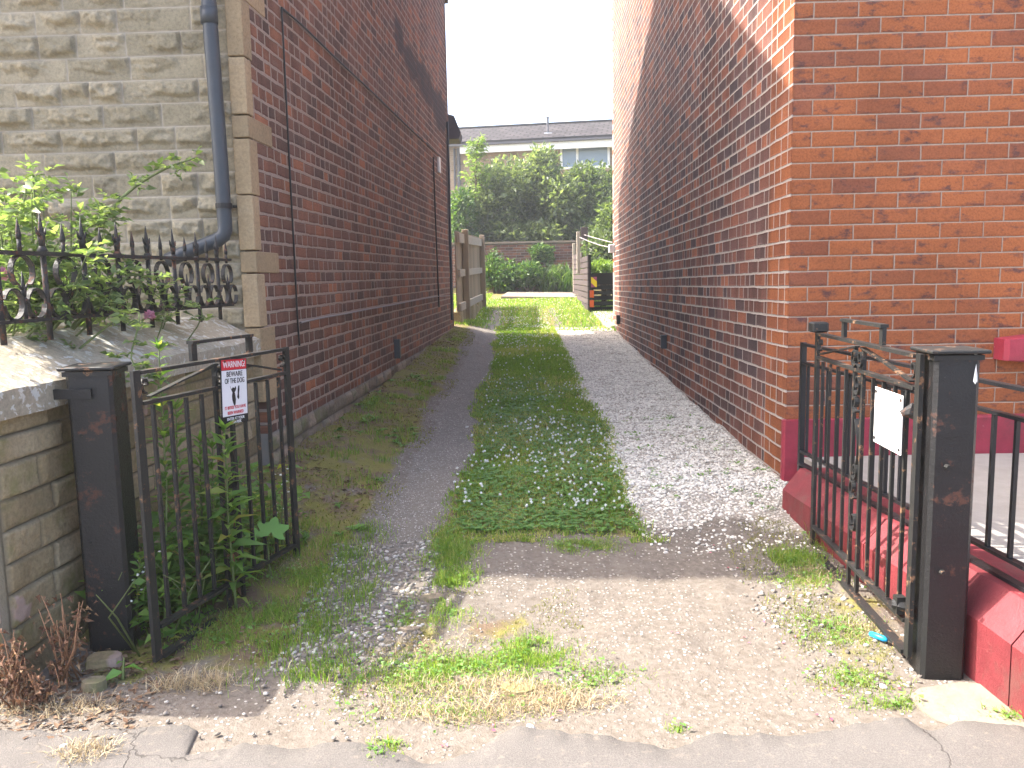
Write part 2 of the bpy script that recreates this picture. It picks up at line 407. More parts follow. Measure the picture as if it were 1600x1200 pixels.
def pavement_material():
    t = NT('worn_asphalt_pavement'); n = t.noise(3.5, 6, .65); n2 = t.noise(260, 3, .7); n3 = t.noise(30, 5, .7)
    c = t.mix(n, (.095, .086, .079), (.145, .132, .121)); c = t.mix(1.0, c, t.ramp(n2, [(.3, .66), (.55, 1), (.75, 1.35)]), 'MULTIPLY')
    c = t.mix(t.rng(n3, .55, .72, 0, .5, True), c, (.22, .185, .15))
    cr = t.voro(1.6, t.mapv(t.n('ShaderNodeVectorMath', operation='ADD').outputs[0], (1, 1, 1)), 'DISTANCE_TO_EDGE')
    va = [x for x in t.t.nodes if x.type == 'VECT_MATH'][-1]; t.put(va.inputs[0], t.pos())
    s = t.n('ShaderNodeVectorMath', operation='SCALE'); t.put(s.inputs[0], t.noise(4, 4, .6, out=1)); s.inputs['Scale'].default_value = .35; t.put(va.inputs[1], s.outputs[0])
    crack = t.math('MULTIPLY', t.rng(cr, .003, .007, .75, 0), t.rng(t.noise(1.1, 2), .52, .62))
    c = t.mix(crack, c, (.05, .045, .04))
    return t.done(t.pbr(c, .9, t.bump(t.math('SUBTRACT', n2, crack), .7, .004), spec=.25))


M['pavement'] = pavement_material()


# ------------------------------------------------------------------ object helpers
def wloc(o):
    v = Vector((0, 0, 0))
    while o is not None: v += o.location; o = o.parent
    return v


def tag(o, label=None, cat=None, group=None, kind=None):
    for k, v in (('label', label), ('category', cat), ('group', group), ('kind', kind)):
        if v: o[k] = v
    return o


def thing(name, label, cat, loc, group=None):
    o = bpy.data.objects.new(name, None); COL.objects.link(o); o.location = loc; o.empty_display_size = .1
    return tag(o, label, cat, group)


def link(name, V, F, mat, parent=None, uv=None, smooth=False, attrs=None):
    """V Nx3, F list or array of faces (world coordinates)"""
    me = bpy.data.meshes.new(name)
    V = np.asarray(V, dtype=np.float64).reshape(-1, 3)
    if parent is not None: V = V - np.array(wloc(parent))
    if isinstance(F, np.ndarray):
        nf, k = F.shape
        me.vertices.add(len(V)); me.vertices.foreach_set('co', V.astype(np.float32).ravel())
        me.loops.add(nf * k); me.loops.foreach_set('vertex_index', F.astype(np.int32).ravel())
        me.polygons.add(nf); me.polygons.foreach_set('loop_start', np.arange(0, nf * k, k, dtype=np.int32))
        try: me.polygons.foreach_set('loop_total', np.full(nf, k, dtype=np.int32))
        except Exception: pass
        me.update(calc_edges=True)
    else:
        me.from_pydata([tuple(v) for v in V], [], [tuple(f) for f in F]); me.update()
    me.validate()
    if uv is not None:
        lay = me.uv_layers.new(name='UVMap'); li = np.zeros(len(me.loops), dtype=np.int32); me.loops.foreach_get('vertex_index', li)
        lay.data.foreach_set('uv', np.asarray(uv, dtype=np.float32)[li].ravel())
    for k, a in (attrs or {}).items():
        a = np.asarray(a)
        if a.ndim == 1:
            at = me.attributes.new(k, 'FLOAT', 'POINT'); at.data.foreach_set('value', a.astype(np.float32))
        else:
            at = me.attributes.new(k, 'FLOAT_COLOR', 'POINT'); at.data.foreach_set('color', a.astype(np.float32).ravel())
    if smooth: me.polygons.foreach_set('use_smooth', np.ones(len(me.polygons), dtype=bool))
    me.materials.append(mat)
    o = bpy.data.objects.new(name, me); COL.objects.link(o)
    if parent is not None: o.parent = parent
    return o


class MB:
    def __init__(s): s.v = []; s.f = []; s.r = []; s.rv = .5

    def add(s, V, F):
        b = len(s.v); s.v += [tuple(x) for x in V]; s.f += [tuple(b + i for i in f) for f in F]; s.r += [s.rv] * len(V); return s

    def box(s, c, sx, sy, sz, ax=Vector((1, 0, 0)), ay=Vector((0, 1, 0)), az=ZV, ch=0.0):
        c = Vector(c); hx, hy, hz = ax * (sx / 2), ay * (sy / 2), az * (sz / 2)
        if ch <= 0:
            V = [c + hx * i + hy * j + hz * k for k in (-1, 1) for (i, j) in ((-1, -1), (1, -1), (1, 1), (-1, 1))]
            return s.add(V, [(3, 2, 1, 0), (4, 5, 6, 7), (0, 1, 5, 4), (1, 2, 6, 5), (2, 3, 7, 6), (3, 0, 4, 7)])
        P = []
        ex, ey = 1 - 2 * ch / sx, 1 - 2 * ch / sy
        ring = [(-ex, -1), (ex, -1), (1, -ey), (1, ey), (ex, 1), (-ex, 1), (-1, ey), (-1, -ey)]
        ez = 1 - 2 * ch / sz
        V = []
        for (k, q) in ((-1, 1 - 2 * ch / min(sx, sy)), (-ez, 1), (ez, 1), (1, 1 - 2 * ch / min(sx, sy))):
            V += [c + hx * (i * q) + hy * (j * q) + hz * k for (i, j) in ring]
        F = [tuple(range(7, -1, -1)), tuple(range(24, 32))]
        for l in range(3):
            for i in range(8): F.append((l * 8 + i, l * 8 + (i + 1) % 8, l * 8 + 8 + (i + 1) % 8, l * 8 + 8 + i))
        return s.add(V, F)

    def bar(s, p0, p1, w, h, up=ZV, ch=0.0):
        p0, p1 = Vector(p0), Vector(p1); d = p1 - p0; L = d.length; d = d / L
        a = d.cross(up)
        if a.length < 1e-5: a = d.cross(Vector((0, 1, 0)))
        a.normalize(); b = a.cross(d).normalized()
        return s.box((p0 + p1) / 2, L, w, h, d, a, b, ch)

    def tube(s, pts, r, n=8, cap=True):
        pts = [Vector(p) for p in pts]; m = len(pts)
        rs = r if isinstance(r, (list, tuple)) else [r] * m
        V = []; ref = None
        for i, p in enumerate(pts):
            d = (pts[min(i + 1, m - 1)] - pts[max(i - 1, 0)]).normalized()
            if ref is None:
                ref = d.cross(ZV) if abs(d.z) < .95 else d.cross(Vector((1, 0, 0)))
            ref = (ref - d * ref.dot(d)).normalized(); q = d.cross(ref)
            for k in range(n):
                a = 2 * math.pi * k / n; V.append(p + (ref * math.cos(a) + q * math.sin(a)) * rs[i])
        F = [(i * n + k, i * n + (k + 1) % n, (i + 1) * n + (k + 1) % n, (i + 1) * n + k) for i in range(m - 1) for k in range(n)]
        if cap: F += [tuple(range(n - 1, -1, -1)), tuple((m - 1) * n + k for k in range(n))]
        return s.add(V, F)

    def strip(s, pts, w, th, nrm):
        """flat bar following pts, width w along nrm, thickness th"""
        pts = [Vector(p) for p in pts]; m = len(pts); V = []
        for i, p in enumerate(pts):
            d = (pts[min(i + 1, m - 1)] - pts[max(i - 1, 0)]).normalized(); q = d.cross(nrm).normalized()
            for (a, b) in ((-1, -1), (1, -1), (1, 1), (-1, 1)): V.append(p + nrm * (a * w / 2) + q * (b * th / 2))
        F = [(i * 4 + k, i * 4 + (k + 1) % 4, i * 4 + 4 + (k + 1) % 4, i * 4 + 4 + k) for i in range(m - 1) for k in range(4)]
        F += [(3, 2, 1, 0), tuple((m - 1) * 4 + k for k in range(4))]
        return s.add(V, F)

    def poly(s, pts, thick):
        pts = [Vector(p) for p in pts]; n = len(pts); t = Vector(thick)
        return s.add(pts + [p + t for p in pts], [tuple(range(n - 1, -1, -1)), tuple(range(n, 2 * n))] + [(i, (i + 1) % n, n + (i + 1) % n, n + i) for i in range(n)])

    def out(s, name, mat, parent=None, smooth=False, uv=None):
        return link(name, s.v, s.f, mat, parent, uv=uv, smooth=smooth, attrs={'rnd': s.r})


def wallgrid(name, p0, du, L, z0, z1, mat, parent, tilt=0.0, nrm=None, thick=.25, top=None, u0=0.0, v0=0.0):
    """upright wall slab; UV in metres; top: function u->z for a gable"""
    nu = max(2, int(L / .5)); us = np.linspace(0, L, nu + 1)
    V, UV, F = [], [], []
    for u in us:
        zt = z1 if top is None else top(u)
        for z in (z0, zt):
            V.append(p0 + du * u + ZV * z); UV.append((u + u0, z - tilt * u + v0))
    for i in range(nu): F.append((2 * i, 2 * i + 2, 2 * i + 3, 2 * i + 1))
    n = len(V); back = [v - nrm * thick for v in V]; V += back; UV += UV[:]
    for i in range(nu):
        F.append((n + 2 * i, n + 2 * i + 1, n + 2 * i + 3, n + 2 * i + 2)); F.append((2 * i + 1, 2 * i + 3, n + 2 * i + 3, n + 2 * i + 1))
    F.append((0, 1, n + 1, n)); F.append((2 * nu + 1, 2 * nu, n + 2 * nu, n + 2 * nu + 1))
    # end faces need their own metres: give them own verts
    o = link(name, V, F, mat, parent, uv=UV)
    return o


def stone_wall(name, p0, du, nrm, L, courses, mat, parent, amp=.02, bw=(.2, .5), res=.014, joint=.007, seed=1, rock=True, z0=0.0, skip=None, back=.2, slope=0.0):
    """coursed stonework as one displaced sheet of blocks with recessed joints and a backing"""
    r = random.Random(seed); VV, FF, RR, JJ = [], [], [], []; base = 0; z = z0
    for ci, chh in enumerate(courses):
        u = 0.0; first = True
        while u < L:
            w = r.uniform(*bw) * (r.uniform(.45, .9) if first else 1); first = False
            if L - u - w < .06: w = L - u + .001
            a, b = u, min(L, u + w); u += w
            nx = max(3, int((b - a) / res)); nz = max(3, int(chh / res))
            X, Z = np.meshgrid(np.linspace(a, b, nx + 1), np.linspace(0, chh, nz + 1)); sd = r.randint(0, 9999)
            j = joint * (1 + .7 * (vnoise(X * 30, Z * 30, sd) - .5))
            e = np.minimum(np.minimum(X - a, b - X), np.minimum(Z, chh - Z)); edge = sstep(.15 * joint, 1.0 * joint + .004, e - (j - joint))
            vn = Z / chh; rr = r.random()
            if rock:
                H = np.full(X.shape, 9.0); wdt = b - a
                for q in range(r.randint(7, 10)):           # chipped face: lower hull of random planes
                    cu_, cv_ = a + wdt * r.random(), chh * r.uniform(.25, .95); ta, tb = r.gauss(0, .16), r.gauss(.05, .22)
                    H = np.minimum(H, r.uniform(.80, 1.40) + (ta * (X - cu_) + tb * (Z - cv_)) / amp)
                ridge = chh * (.30 + .34 * (fbm(X * 7, X * 0 + sd * .37, sd, 4) - .5) * 2 * .6 + .16 * (rr - .5))
                under = sstep(0, .018 + .02 * rr, ridge - Z + .012)
                shelf = (.04 + .26 * fbm(X * 9, Z * 9, sd + 3, 3))
                H = H * (1 - under * (1 - shelf))
                fac = fbm(X * 18, Z * 24, sd + 5, 5); fac2 = np.abs(fbm(X * 30, Z * 34, sd + 9, 4) - .5) * 2
                H = H + .75 * (fac - .5) - .35 * fac2
                H = amp * np.clip(H, .02, 1.6) * sstep(0, .016, e - joint * .5) * (.55 + .6 * rr) * edge - .004 * (1 - edge)
            else:
                fac = fbm(X * 9, Z * 12, sd, 4)
                H = amp * (fac - .5) * edge + amp * .35 * rr * edge - (1 - edge) * min(.007, amp * .9)
            P = np.array(p0)[None, None, :] + X[..., None] * np.array(du) + (Z + z + slope * X)[..., None] * np.array((0, 0, 1.)) + H[..., None] * np.array(nrm)
            idx = base + np.arange((nx + 1) * (nz + 1)).reshape(nz + 1, nx + 1); base += (nx + 1) * (nz + 1)
            VV.append(P.reshape(-1, 3)); RR.append(np.full(idx.size, rr)); JJ.append((1 - edge).ravel())
            FF.append(np.stack([idx[:-1, :-1], idx[:-1, 1:], idx[1:, 1:], idx[1:, :-1]], -1).reshape(-1, 4))
        z += chh
    V = np.concatenate(VV); F = np.concatenate(FF)
    # backing slab closes the volume
    q = [np.array(p0) + np.array(du) * a - np.array(nrm) * d + np.array((0, 0, zz)) for d in (.016, back) for (a, zz) in ((0, z0 - .3), (L, z0 - .3), (L, z - .004), (0, z - .004))]
    V = np.concatenate([V, np.array(q)]); k = base
    F = np.concatenate([F, np.array([(k, k + 1, k + 2, k + 3), (k + 5, k + 4, k + 7, k + 6), (k + 3, k + 2, k + 6, k + 7), (k, k + 3, k + 7, k + 4), (k + 1, k + 5, k + 6, k + 2)])])
    R = np.concatenate(RR + [np.full(8, .5)]); J = np.concatenate(JJ + [np.full(8, 1.)])
    return link(name, V, F, mat, parent, attrs={'rnd': R, 'joint': J}, smooth=True)


# ------------------------------------------------------------------ scatter builders (numpy)
def unit(v): return v / np.maximum(np.linalg.norm(v, axis=-1, keepdims=True), 1e-9)


def leaves(P, D, L, Wd, fold=.25, curl=.15, rnd=None, roll=None):
    """6-vertex pointed leaves. P base, D direction, L length, Wd width"""
    n = len(P); D = unit(D); L = np.broadcast_to(np.asarray(L, float), (n,))[:, None]; Wd = np.broadcast_to(np.asarray(Wd, float), (n,))[:, None]
    up = np.tile(np.array([[0, 0, 1.]]), (n, 1)) + rng.normal(0, .45 if roll is None else roll, (n, 3))
    S = unit(np.cross(D, up)); N = unit(np.cross(S, D))
    b = P; a1 = P + D * L * .38 + S * Wd * .5 + N * Wd * fold; a2 = P + D * L * .38 - S * Wd * .5 + N * Wd * fold
    mid = P + D * L * .42; tip = P + D * L - N * L * curl
    V = np.stack([b, a1, mid, a2, tip], 1).reshape(-1, 3); o = np.arange(n)[:, None] * 5
    F = np.concatenate([o + np.array([[0, 1, 2]]), o + np.array([[0, 2, 3]]), o + np.array([[1, 4, 2]]), o + np.array([[2, 4, 3]])]).astype(int)
    R = np.repeat(rng.random(n) if rnd is None else rnd, 5)
    return V, F, R


def blades(P, H, Wd, lean=.5, rnd=None):
    n = len(P); a = rng.uniform(0, 2 * np.pi, n); S = np.stack([np.cos(a), np.sin(a), 0 * a], 1); b = rng.uniform(0, 2 * np.pi, n)
    D = np.stack([np.cos(b), np.sin(b), 0 * b], 1) * (np.abs(rng.normal(0, 1, n)) * lean)[:, None]
    H = np.broadcast_to(np.asarray(H, float), (n,))[:, None]; Wd = np.broadcast_to(np.asarray(Wd, float), (n,))[:, None]
    nrm = np.sqrt(1 + (D ** 2).sum(1, keepdims=True)); Z = np.array([[0, 0, 1.]])
    m = P + (Z * .62 + D * .40) * H / nrm ** .5; t = P + (Z * 1.0 + D * 1.25) * H / nrm
    V = np.stack([P - S * Wd / 2, P + S * Wd / 2, m - S * Wd * .4, m + S * Wd * .4, t], 1).reshape(-1, 3); o = np.arange(n)[:, None] * 5
    F = np.concatenate([o + np.array([[0, 1, 3]]), o + np.array([[0, 3, 2]]), o + np.array([[2, 3, 4]])]).astype(int)
    return V, F, np.repeat(rng.random(n) if rnd is None else rnd, 5)


_t = (1 + 5 ** .5) / 2
ICO_V = unit(np.array([(-1, _t, 0), (1, _t, 0), (-1, -_t, 0), (1, -_t, 0), (0, -1, _t), (0, 1, _t), (0, -1, -_t), (0, 1, -_t), (_t, 0, -1), (_t, 0, 1), (-_t, 0, -1), (-_t, 0, 1)], float))
ICO_F = np.array([(0, 11, 5), (0, 5, 1), (0, 1, 7), (0, 7, 10), (0, 10, 11), (1, 5, 9), (5, 11, 4), (11, 10, 2), (10, 7, 6), (7, 1, 8), (3, 9, 4), (3, 4, 2), (3, 2, 6), (3, 6, 8), (3, 8, 9), (4, 9, 5), (2, 4, 11), (6, 2, 10), (8, 6, 7), (9, 8, 1)])


def pebbles(P, S, flat=.55, jag=.28):
    n = len(P); V = ICO_V[None] * (1 + rng.uniform(-jag, jag, (n, 12, 1)))
    V = V * np.stack([rng.uniform(.7, 1.35, n), rng.uniform(.7, 1.2, n), rng.uniform(.7, 1.1, n) * flat], 1)[:, None, :]
    a = rng.uniform(0, 6.28, n); c, s = np.cos(a)[:, None], np.sin(a)[:, None]; ti = rng.normal(0, .35, n)[:, None]
    x, y, z = V[..., 0], V[..., 1], V[..., 2]; y, z = y * np.cos(ti) - z * np.sin(ti), y * np.sin(ti) + z * np.cos(ti)
    V = np.stack([x * c - y * s, x * s + y * c, z], -1) * np.asarray(S)[:, None, None] + P[:, None, :]
    F = (np.arange(n)[:, None, None] * 12 + ICO_F[None]).reshape(-1, 3)
    return V.reshape(-1, 3), F, np.repeat(rng.random(n), 12)


def cat(parts):
    V, F, R, b = [], [], [], 0
    for (v, f, r) in parts: V.append(v); F.append(f + b); R.append(r); b += len(v)
    return np.concatenate(V), np.concatenate(F), np.concatenate(R)


def xyz(x, y, dz=0): return np.stack([x, y, gz(x, y) + dz], 1)


# ------------------------------------------------------------------ GROUND
def spaced(segs):
    o = []
    for a, b, d in segs: o += list(np.arange(a, b, d))
    return np.array(o + [segs[-1][1]])


xs = spaced([(-80, -10, 10), (-10, -3, 1), (-3, -1.9, .08), (-1.9, 1.9, .024), (1.9, 4, .15), (4, 12, 1), (12, 80, 8)])
ys = spaced([(-60, 0, 10), (0, 1.8, .3), (1.8, 5.5, .024), (5.5, 15, .05), (15, 26, .25), (26, 60, 3), (60, 180, 20)])
X, Y = np.meshgrid(xs, ys); Z = gz(X, Y)
XL = X - .057 * (Y - 4) * .25                      # follow the lane's slight drift
w1 = (fbm(X * 3, Y * 1.5, 40) - .5); w2 = (fbm(X * 9, Y * 9, 41) - .5)
ex = XL + w1 * .22 + w2 * .10
lane = sstep(3.45, 3.9, Y + w1 * .5) * (1 - sstep(13.5, 16, Y + w1 * 2))
track = sstep(-.72, -.62, ex) * (1 - sstep(-.38, -.28, ex)) * sstep(3.0, 4.2, Y + w1) * (1 - sstep(14.5, 16, Y))
strip = sstep(-.38, -.28, ex) * (1 - sstep(.60, .70, ex)) * sstep(3.65, 3.85, Y + w1 * .4)
bankm = (1 - sstep(-.86, -.62, ex)) * sstep(2.45, 2.9, Y + w1 * .6)
grav = sstep(.60, .72, ex) * sstep(3.65, 4.25, Y + w1 * .7 + .15 * sstep(.9, 1.3, X)) * (1 - sstep(13.2, 14.6, Y + w1))
moss = np.clip(np.maximum(strip, bankm * (.75 + w2)), 0, 1)
right_edge = sstep(.95, 1.2, X + w1 * .3) * sstep(2.35, 2.6, Y) * (1 - sstep(3.9, 4.2, Y))
moss = np.maximum(moss, right_edge * (.35 + .8 * w2 + .3 * w1))
patch = np.exp(-(((X + .15) / .42) ** 2 + ((Y - 2.85) / .38) ** 2)); moss = np.maximum(moss, patch * (.42 + w2 * 1.4))
far = sstep(13.5, 15.5, Y + w1 * 2); trackr = np.exp(-(((X - .75 - .02 * (Y - 14)) / .22) ** 2)) + np.exp(-(((X + .30 + .0 * Y) / .2) ** 2))
moss = np.maximum(moss, far * (1 - .8 * np.clip(trackr, 0, 1) * (1 - sstep(17, 20, Y))))
zone = np.stack([np.clip(track, 0, 1), np.clip(moss, 0, 1), np.clip(grav, 0, 1), np.ones_like(track)], -1).reshape(-1, 4)
ny, nx = X.shape; idx = np.arange(nx * ny).reshape(ny, nx)
F = np.stack([idx[:-1, :-1], idx[:-1, 1:], idx[1:, 1:], idx[1:, :-1]], -1).reshape(-1, 4)
tag(link('ground', np.stack([X, Y, Z], -1).reshape(-1, 3), F, M['ground'], smooth=True, attrs={'zone': zone}), kind='structure')

# pavement sheet in front
px_ = np.linspace(-5, 5, 700); edge = 2.20 + (fbm(px_ * 2.4, px_ * 0, 77, 4) - .5) * .26 + .05 * np.sin(px_ * 1.3) + (fbm(px_ * 14, px_ * 0, 79, 4) - .5) * .07 - .22 * np.exp(-((px_ + .25) / .16) ** 2) * .4
edge = np.where(px_ < -.95, edge + .12, edge); edge = np.where(px_ > 1.15, edge - .05, edge)
V, F = [], []
for i, (a, e) in enumerate(zip(px_, edge)):
    for k, y in enumerate((-1.5, 1.2, 1.9, e - .12, e - .02, e)):
        V.append((a, y, gzs(a, y) * 1.0 + (.012 if k < 4 else (.010 if k == 4 else -.01))))
for i in range(len(px_) - 1):
    for k in range(5): F.append((i * 6 + k, i * 6 + 6 + k, i * 6 + 7 + k, i * 6 + 1 + k))
tag(link('pavement', V, F, M['pavement'], smooth=True), kind='structure')

# concrete skirt at the foot of the right-hand post
a = [G(*q) for q in ((1418, 1092), (1436, 1078), (1462, 1074), (1500, 1068), (1540, 1072), (1580, 1088), (1625, 1110), (1640, 1150), (1600, 1152), (1562, 1141), (1530, 1145), (1490, 1138), (1462, 1128), (1440, 1112))]
mb = MB(); M['apron'] = plain_mat('dirty_cement', (.20, .165, .13), .95, .45, 14, .008); mb.poly([Vector((p.x, p.y, p.z - .04)) for p in a], (0, 0, .046)); tag(mb.out('concrete_apron', M['apron']), kind='structure')

# ------------------------------------------------------------------ LEFT HOUSE (sandstone front, brick gable)
EL = Vector((-math.cos(math.radians(2.5)), math.sin(math.radians(2.5)), 0)); NFL = Vector((-EL.y * -1 * -1, 0, 0))
NFL = Vector((-EL.y, EL.x, 0));  NFL = NFL if NFL.y < 0 else -NFL
cL = PL(YL, 0); farL = 13.43; LL = (farL - YL) / DL.y
house = thing('sandstone_house', 'house with rock-faced sandstone front and dark maroon brick gable beside the lane', 'house', (cL.x, cL.y, .1))
front_eave, rear_eave, ridge = (3.79, 5.32), (13.75, 5.86), (9.1, 8.24)


def gable(u):
    y = YL + DL.y * u
    return ridge[1] - .16 - (ridge[0] - y) * (ridge[1] - front_eave[1]) / (ridge[0] - front_eave[0]) if y < ridge[0] else ridge[1] - .16 - (y - ridge[0]) * (ridge[1] - rear_eave[1]) / (rear_eave[0] - ridge[0])


wl = wallgrid('brick_side_wall', cL + DL * .05, DL, LL - .05, .36, 0, M['lside'], house, tilt=.0075, nrm=NL, thick=.3, top=lambda u: gable(u + .05), u0=.05, v0=.012)
wallgrid('rear_wall', PL(farL, 0) - DL * .001, -NL, 5, .2, 6.1, M['lside'], house, nrm=DL, thick=.2)
stone_wall('stone_facade', cL + EL * .082, EL, NFL, 3.52, [.128] * 24, M['facade'], house, amp=.050, bw=(.15, .46), res=.0075, joint=.0055, seed=5, z0=.15, back=.28)
mb = MB(); q = cL + EL * 1.8; mb.box(q + ZV * 4.6 - NFL * .12, 3.6, .2, 2.72, EL, NFL); mb.out('upper_facade', M['quoin'], house)
q = cL + EL * 4.6; mb = MB(); mb.box(q + ZV * 3.0 - NFL * .14, 2, .22, 6, EL, NFL); mb.out('facade_extension', M['quoin'], house)
# quoins: faces on the lane side, alternately long and short, each a stone
zq = .62; k = 0
while zq < 3.4:
    hq = .128 if k % 3 == 0 else .256 + .055
    lq = .36 if k % 3 == 0 else (.075 if k % 3 == 1 else .10)
    if zq < .75: lq = .22
    mb = MB(); mb.rv = random.random()
    mb.box(cL + DL * (lq / 2 - .012) + NL * -.04 + ZV * (zq + hq / 2), lq + .024, .092, hq - .007, DL, NL, ch=.004)
    mb.out('quoin', M['quoin'], house); zq += hq; k += 1
# rubble foundation course under the brick
stone_wall('rubble_foundation', PL(YL - .02, .0, .025), DL, NL, LL, [.15, .17, .11], M['found'], house, amp=.045, bw=(.12, .36), res=.02, joint=.012, seed=9, rock=False, z0=.0, back=.2, slope=.006)
# roof
oL = .015; P = []
for (y, z) in (front_eave, ridge, rear_eave): P.append((PL(y, z, oL), PL(y, z, oL) - NL * 7))
mb = MB()
for i in range(2):
    a, b = P[i], P[i + 1]; mb.poly([a[0], b[0], b[1], a[1]], (0, 0, -.14))
mb.out('roof', M['slate'], house)
# rear eave corner that shows beyond the gable
mb = MB(); c = PL(13.55, 3.62, .05); mb.poly([c + Vector((-.3, 0, .42)), c + Vector((.03, 0, .32)), c + Vector((.13, 0, .06)), c + Vector((.10, 0, -.04)), c + Vector((-.3, 0, -.04))], (0, .5, 0))
mb.out('rear_eave', M['slate'], house)
# drainpipe with shoe
pp = lambda px, py, y: W(px, py, y)
yp = YL - .085
pts = [W(316, -160, yp), W(330, 60, yp), W(344, 240, yp), W(351, 345, yp), W(352, 358, yp), W(349, 368, yp - .005), W(340, 375, yp - .01), W(320, 383, yp - .02), W(285, 397, yp - .03), W(262, 407, yp - .03)]
mb = MB(); mb.tube(pts, .040, 16); dp = mb.out('drainpipe', M['pipe'], house, smooth=True)
mb = MB(); mb.tube([W(326, 12, yp), W(327.5, 38, yp)], .046, 16); mb.out('collar', M['pipe'], dp, smooth=True)
mb = MB(); mb.tube([W(349.6, 318, yp), W(350.2, 326, yp)], .046, 16); mb.tube([W(350, 322, yp + .05), W(370, 323, yp + .06)], .008, 6); mb.out('bracket', M['cable'], dp)
# cables on the brick gable
def wl_pt(px, py, off=.012): return on_plane(px, py, PL(5, 0, off), NL)
mb = MB(); mb.tube([wl_pt(x, y) for x, y in ((440, 12), (443, 70), (448, 170), (454, 290), (459, 380), (462, 440), (465, 500), (468, 540))], .006, 6); mb.out('cable', M['cable'], house)
mb = MB(); mb.tube([wl_pt(x, y) for x, y in ((440, 12), (470, 37), (520, 86), (580, 142), (640, 200), (690, 246))], .007, 6); mb.out('cable', M['cable'], house)
mb = MB(); mb.tube([wl_pt(x, y, .02) for x, y in ((470, 504), (500, 497), (540, 490), (575, 483), (610, 477), (640, 471), (665, 466), (682, 463), (705, 462))], .0065, 6); mb.out('cable', M['greycable'], house)
mb = MB(); mb.tube([wl_pt(x, y, .02) for x, y in ((677, 245), (680, 330), (684, 430), (686, 480))], .011, 6); mb.out('cable', M['cable'], house)
mb = MB(); mb.tube([wl_pt(x, y, .05) for x, y in ((699, 190), (702, 290), (704, 400), (706, 500))], .018, 8); mb.out('downpipe', M['pipe'], house)
mb = MB(); p = wl_pt(686, 258, .012); mb.box(p, .16, .03, .22, DL, NL); mb.out('vent', M['white'], house)
mb = MB(); p = wl_pt(621, 545, .03); mb.box(p, .05, .06, .2, DL, NL); mb.out('pipe_stub', M['pipe'], house)

# ------------------------------------------------------------------ RIGHT HOUSE (red brick)
cR = PR(YR, 0); farR = 14.25; LR = (farR - YR) / DR.y
ER = Vector((math.cos(math.radians(1.3)), -math.sin(math.radians(1.3)), 0)); NFR = Vector((ER.y, -ER.x, 0))
rhouse = thing('red_brick_house', 'house of orange-red brick with dark brick side wall and oxblood painted base', 'house', (cR.x, cR.y, .1))
wallgrid('brick_side_wall', cR, DR, LR, -.1, 6.4, M['rside'], rhouse, tilt=-.0067, nrm=NR, thick=.006, v0=.0, u0=.055)
wallgrid('brick_facade', cR + ER * .007, ER, 5.0, -.1, 6.4, M['rfront'], rhouse, nrm=NFR, thick=.3, v0=.0, u0=.127)
wallgrid('rear_wall', PR(farR, 0), -NR, 5, -.1, 6.4, M['rside'], rhouse, nrm=DR, thick=.2)
mb = MB()
e1, rg, e2 = (YR - .3, 6.3), (9.4, 8.8), (farR + .3, 6.3); Q = [(PR(y, z, .1), PR(y, z, .1) - NR * 6) for (y, z) in (e1, rg, e2)]
for i in range(2): a, b = Q[i], Q[i + 1]; mb.poly([a[0], b[0], b[1], a[1]], (0, 0, -.14))
mb.out('roof', M['slate'], rhouse)
# painted plinth (2 cm proud of the front) with its return edge
mb = MB(); mb.box(cR + ER * 2.49 + NFR * .010 + ZV * .20, 5.02, .05, .62, ER, NFR, ch=.012); mb.out('painted_plinth', M['red'], rhouse)
sp = W(1558, 545, YR - .06); mb = MB(); mb.box(Vector((sp.x + .75, sp.y, sp.z)) + NFR * .02, 1.5, .16, .155, ER, NFR, ch=.02); mb.out('window_sill', M['red'], rhouse)
mb = MB(); mb.box(Vector((sp.x + .85, sp.y + .11, sp.z + .75)), 1.2, .02, 1.3, ER, NFR); mb.out('window_board', M['white'], rhouse)
def wr_pt(px, py, off=.012): return on_plane(px, py, PR(5, 0, off), NR)
for (x, y, h) in ((1037, 535, .13), (966, 500, .13)):
    mb = MB(); p = wr_pt(x, y, .03); mb.box(p, .05, .06, h, DR, NR, ch=.006); mb.box(p + ZV * (h / 2 + .006), .08, .07, .012, DR, NR); mb.out('pipe_stub', M['pipe'], rhouse)
mb = MB(); p = wr_pt(957, 388, .05) + DR * .15; mb.box(p, .12, .10, .14, DR, NR, ch=.01); mb.out('junction_box', M['white'], rhouse)

# ------------------------------------------------------------------ LOW SANDSTONE WALL + COPING + IRON RAILING (left)
yw0, yw1 = 2.52, YL - .02
lw = thing('low_sandstone_wall', 'low coursed sandstone garden wall with sloping lichened coping behind the open gate', 'garden wall', PL(yw0, 0))
Lw = (yw1 - yw0) / DL.y
stone_wall('stone_face', PL(yw0, 0, -.05), DL, NL, Lw, [.13, .10, .115, .10, .11, .10, .115, .09, .075], M['lowwall'], lw, amp=.026, bw=(.2, .5), res=.009, joint=.0048, seed=27, rock=False, z0=-.02, back=.3)
stone_wall('street_face', PL(yw0, 0, -.085), -NL, -DL, 2.6, [.13, .115, .12, .11, .12, .11, .115, .12], M['lowwall'], lw, amp=.020, bw=(.28, .62), res=.011, joint=.0055, seed=22, rock=False, z0=-.02, back=.3)
prof = [(.0, .905), (.0, .995), (-.27, 1.135), (-.39, 1.135), (-.39, .905)]


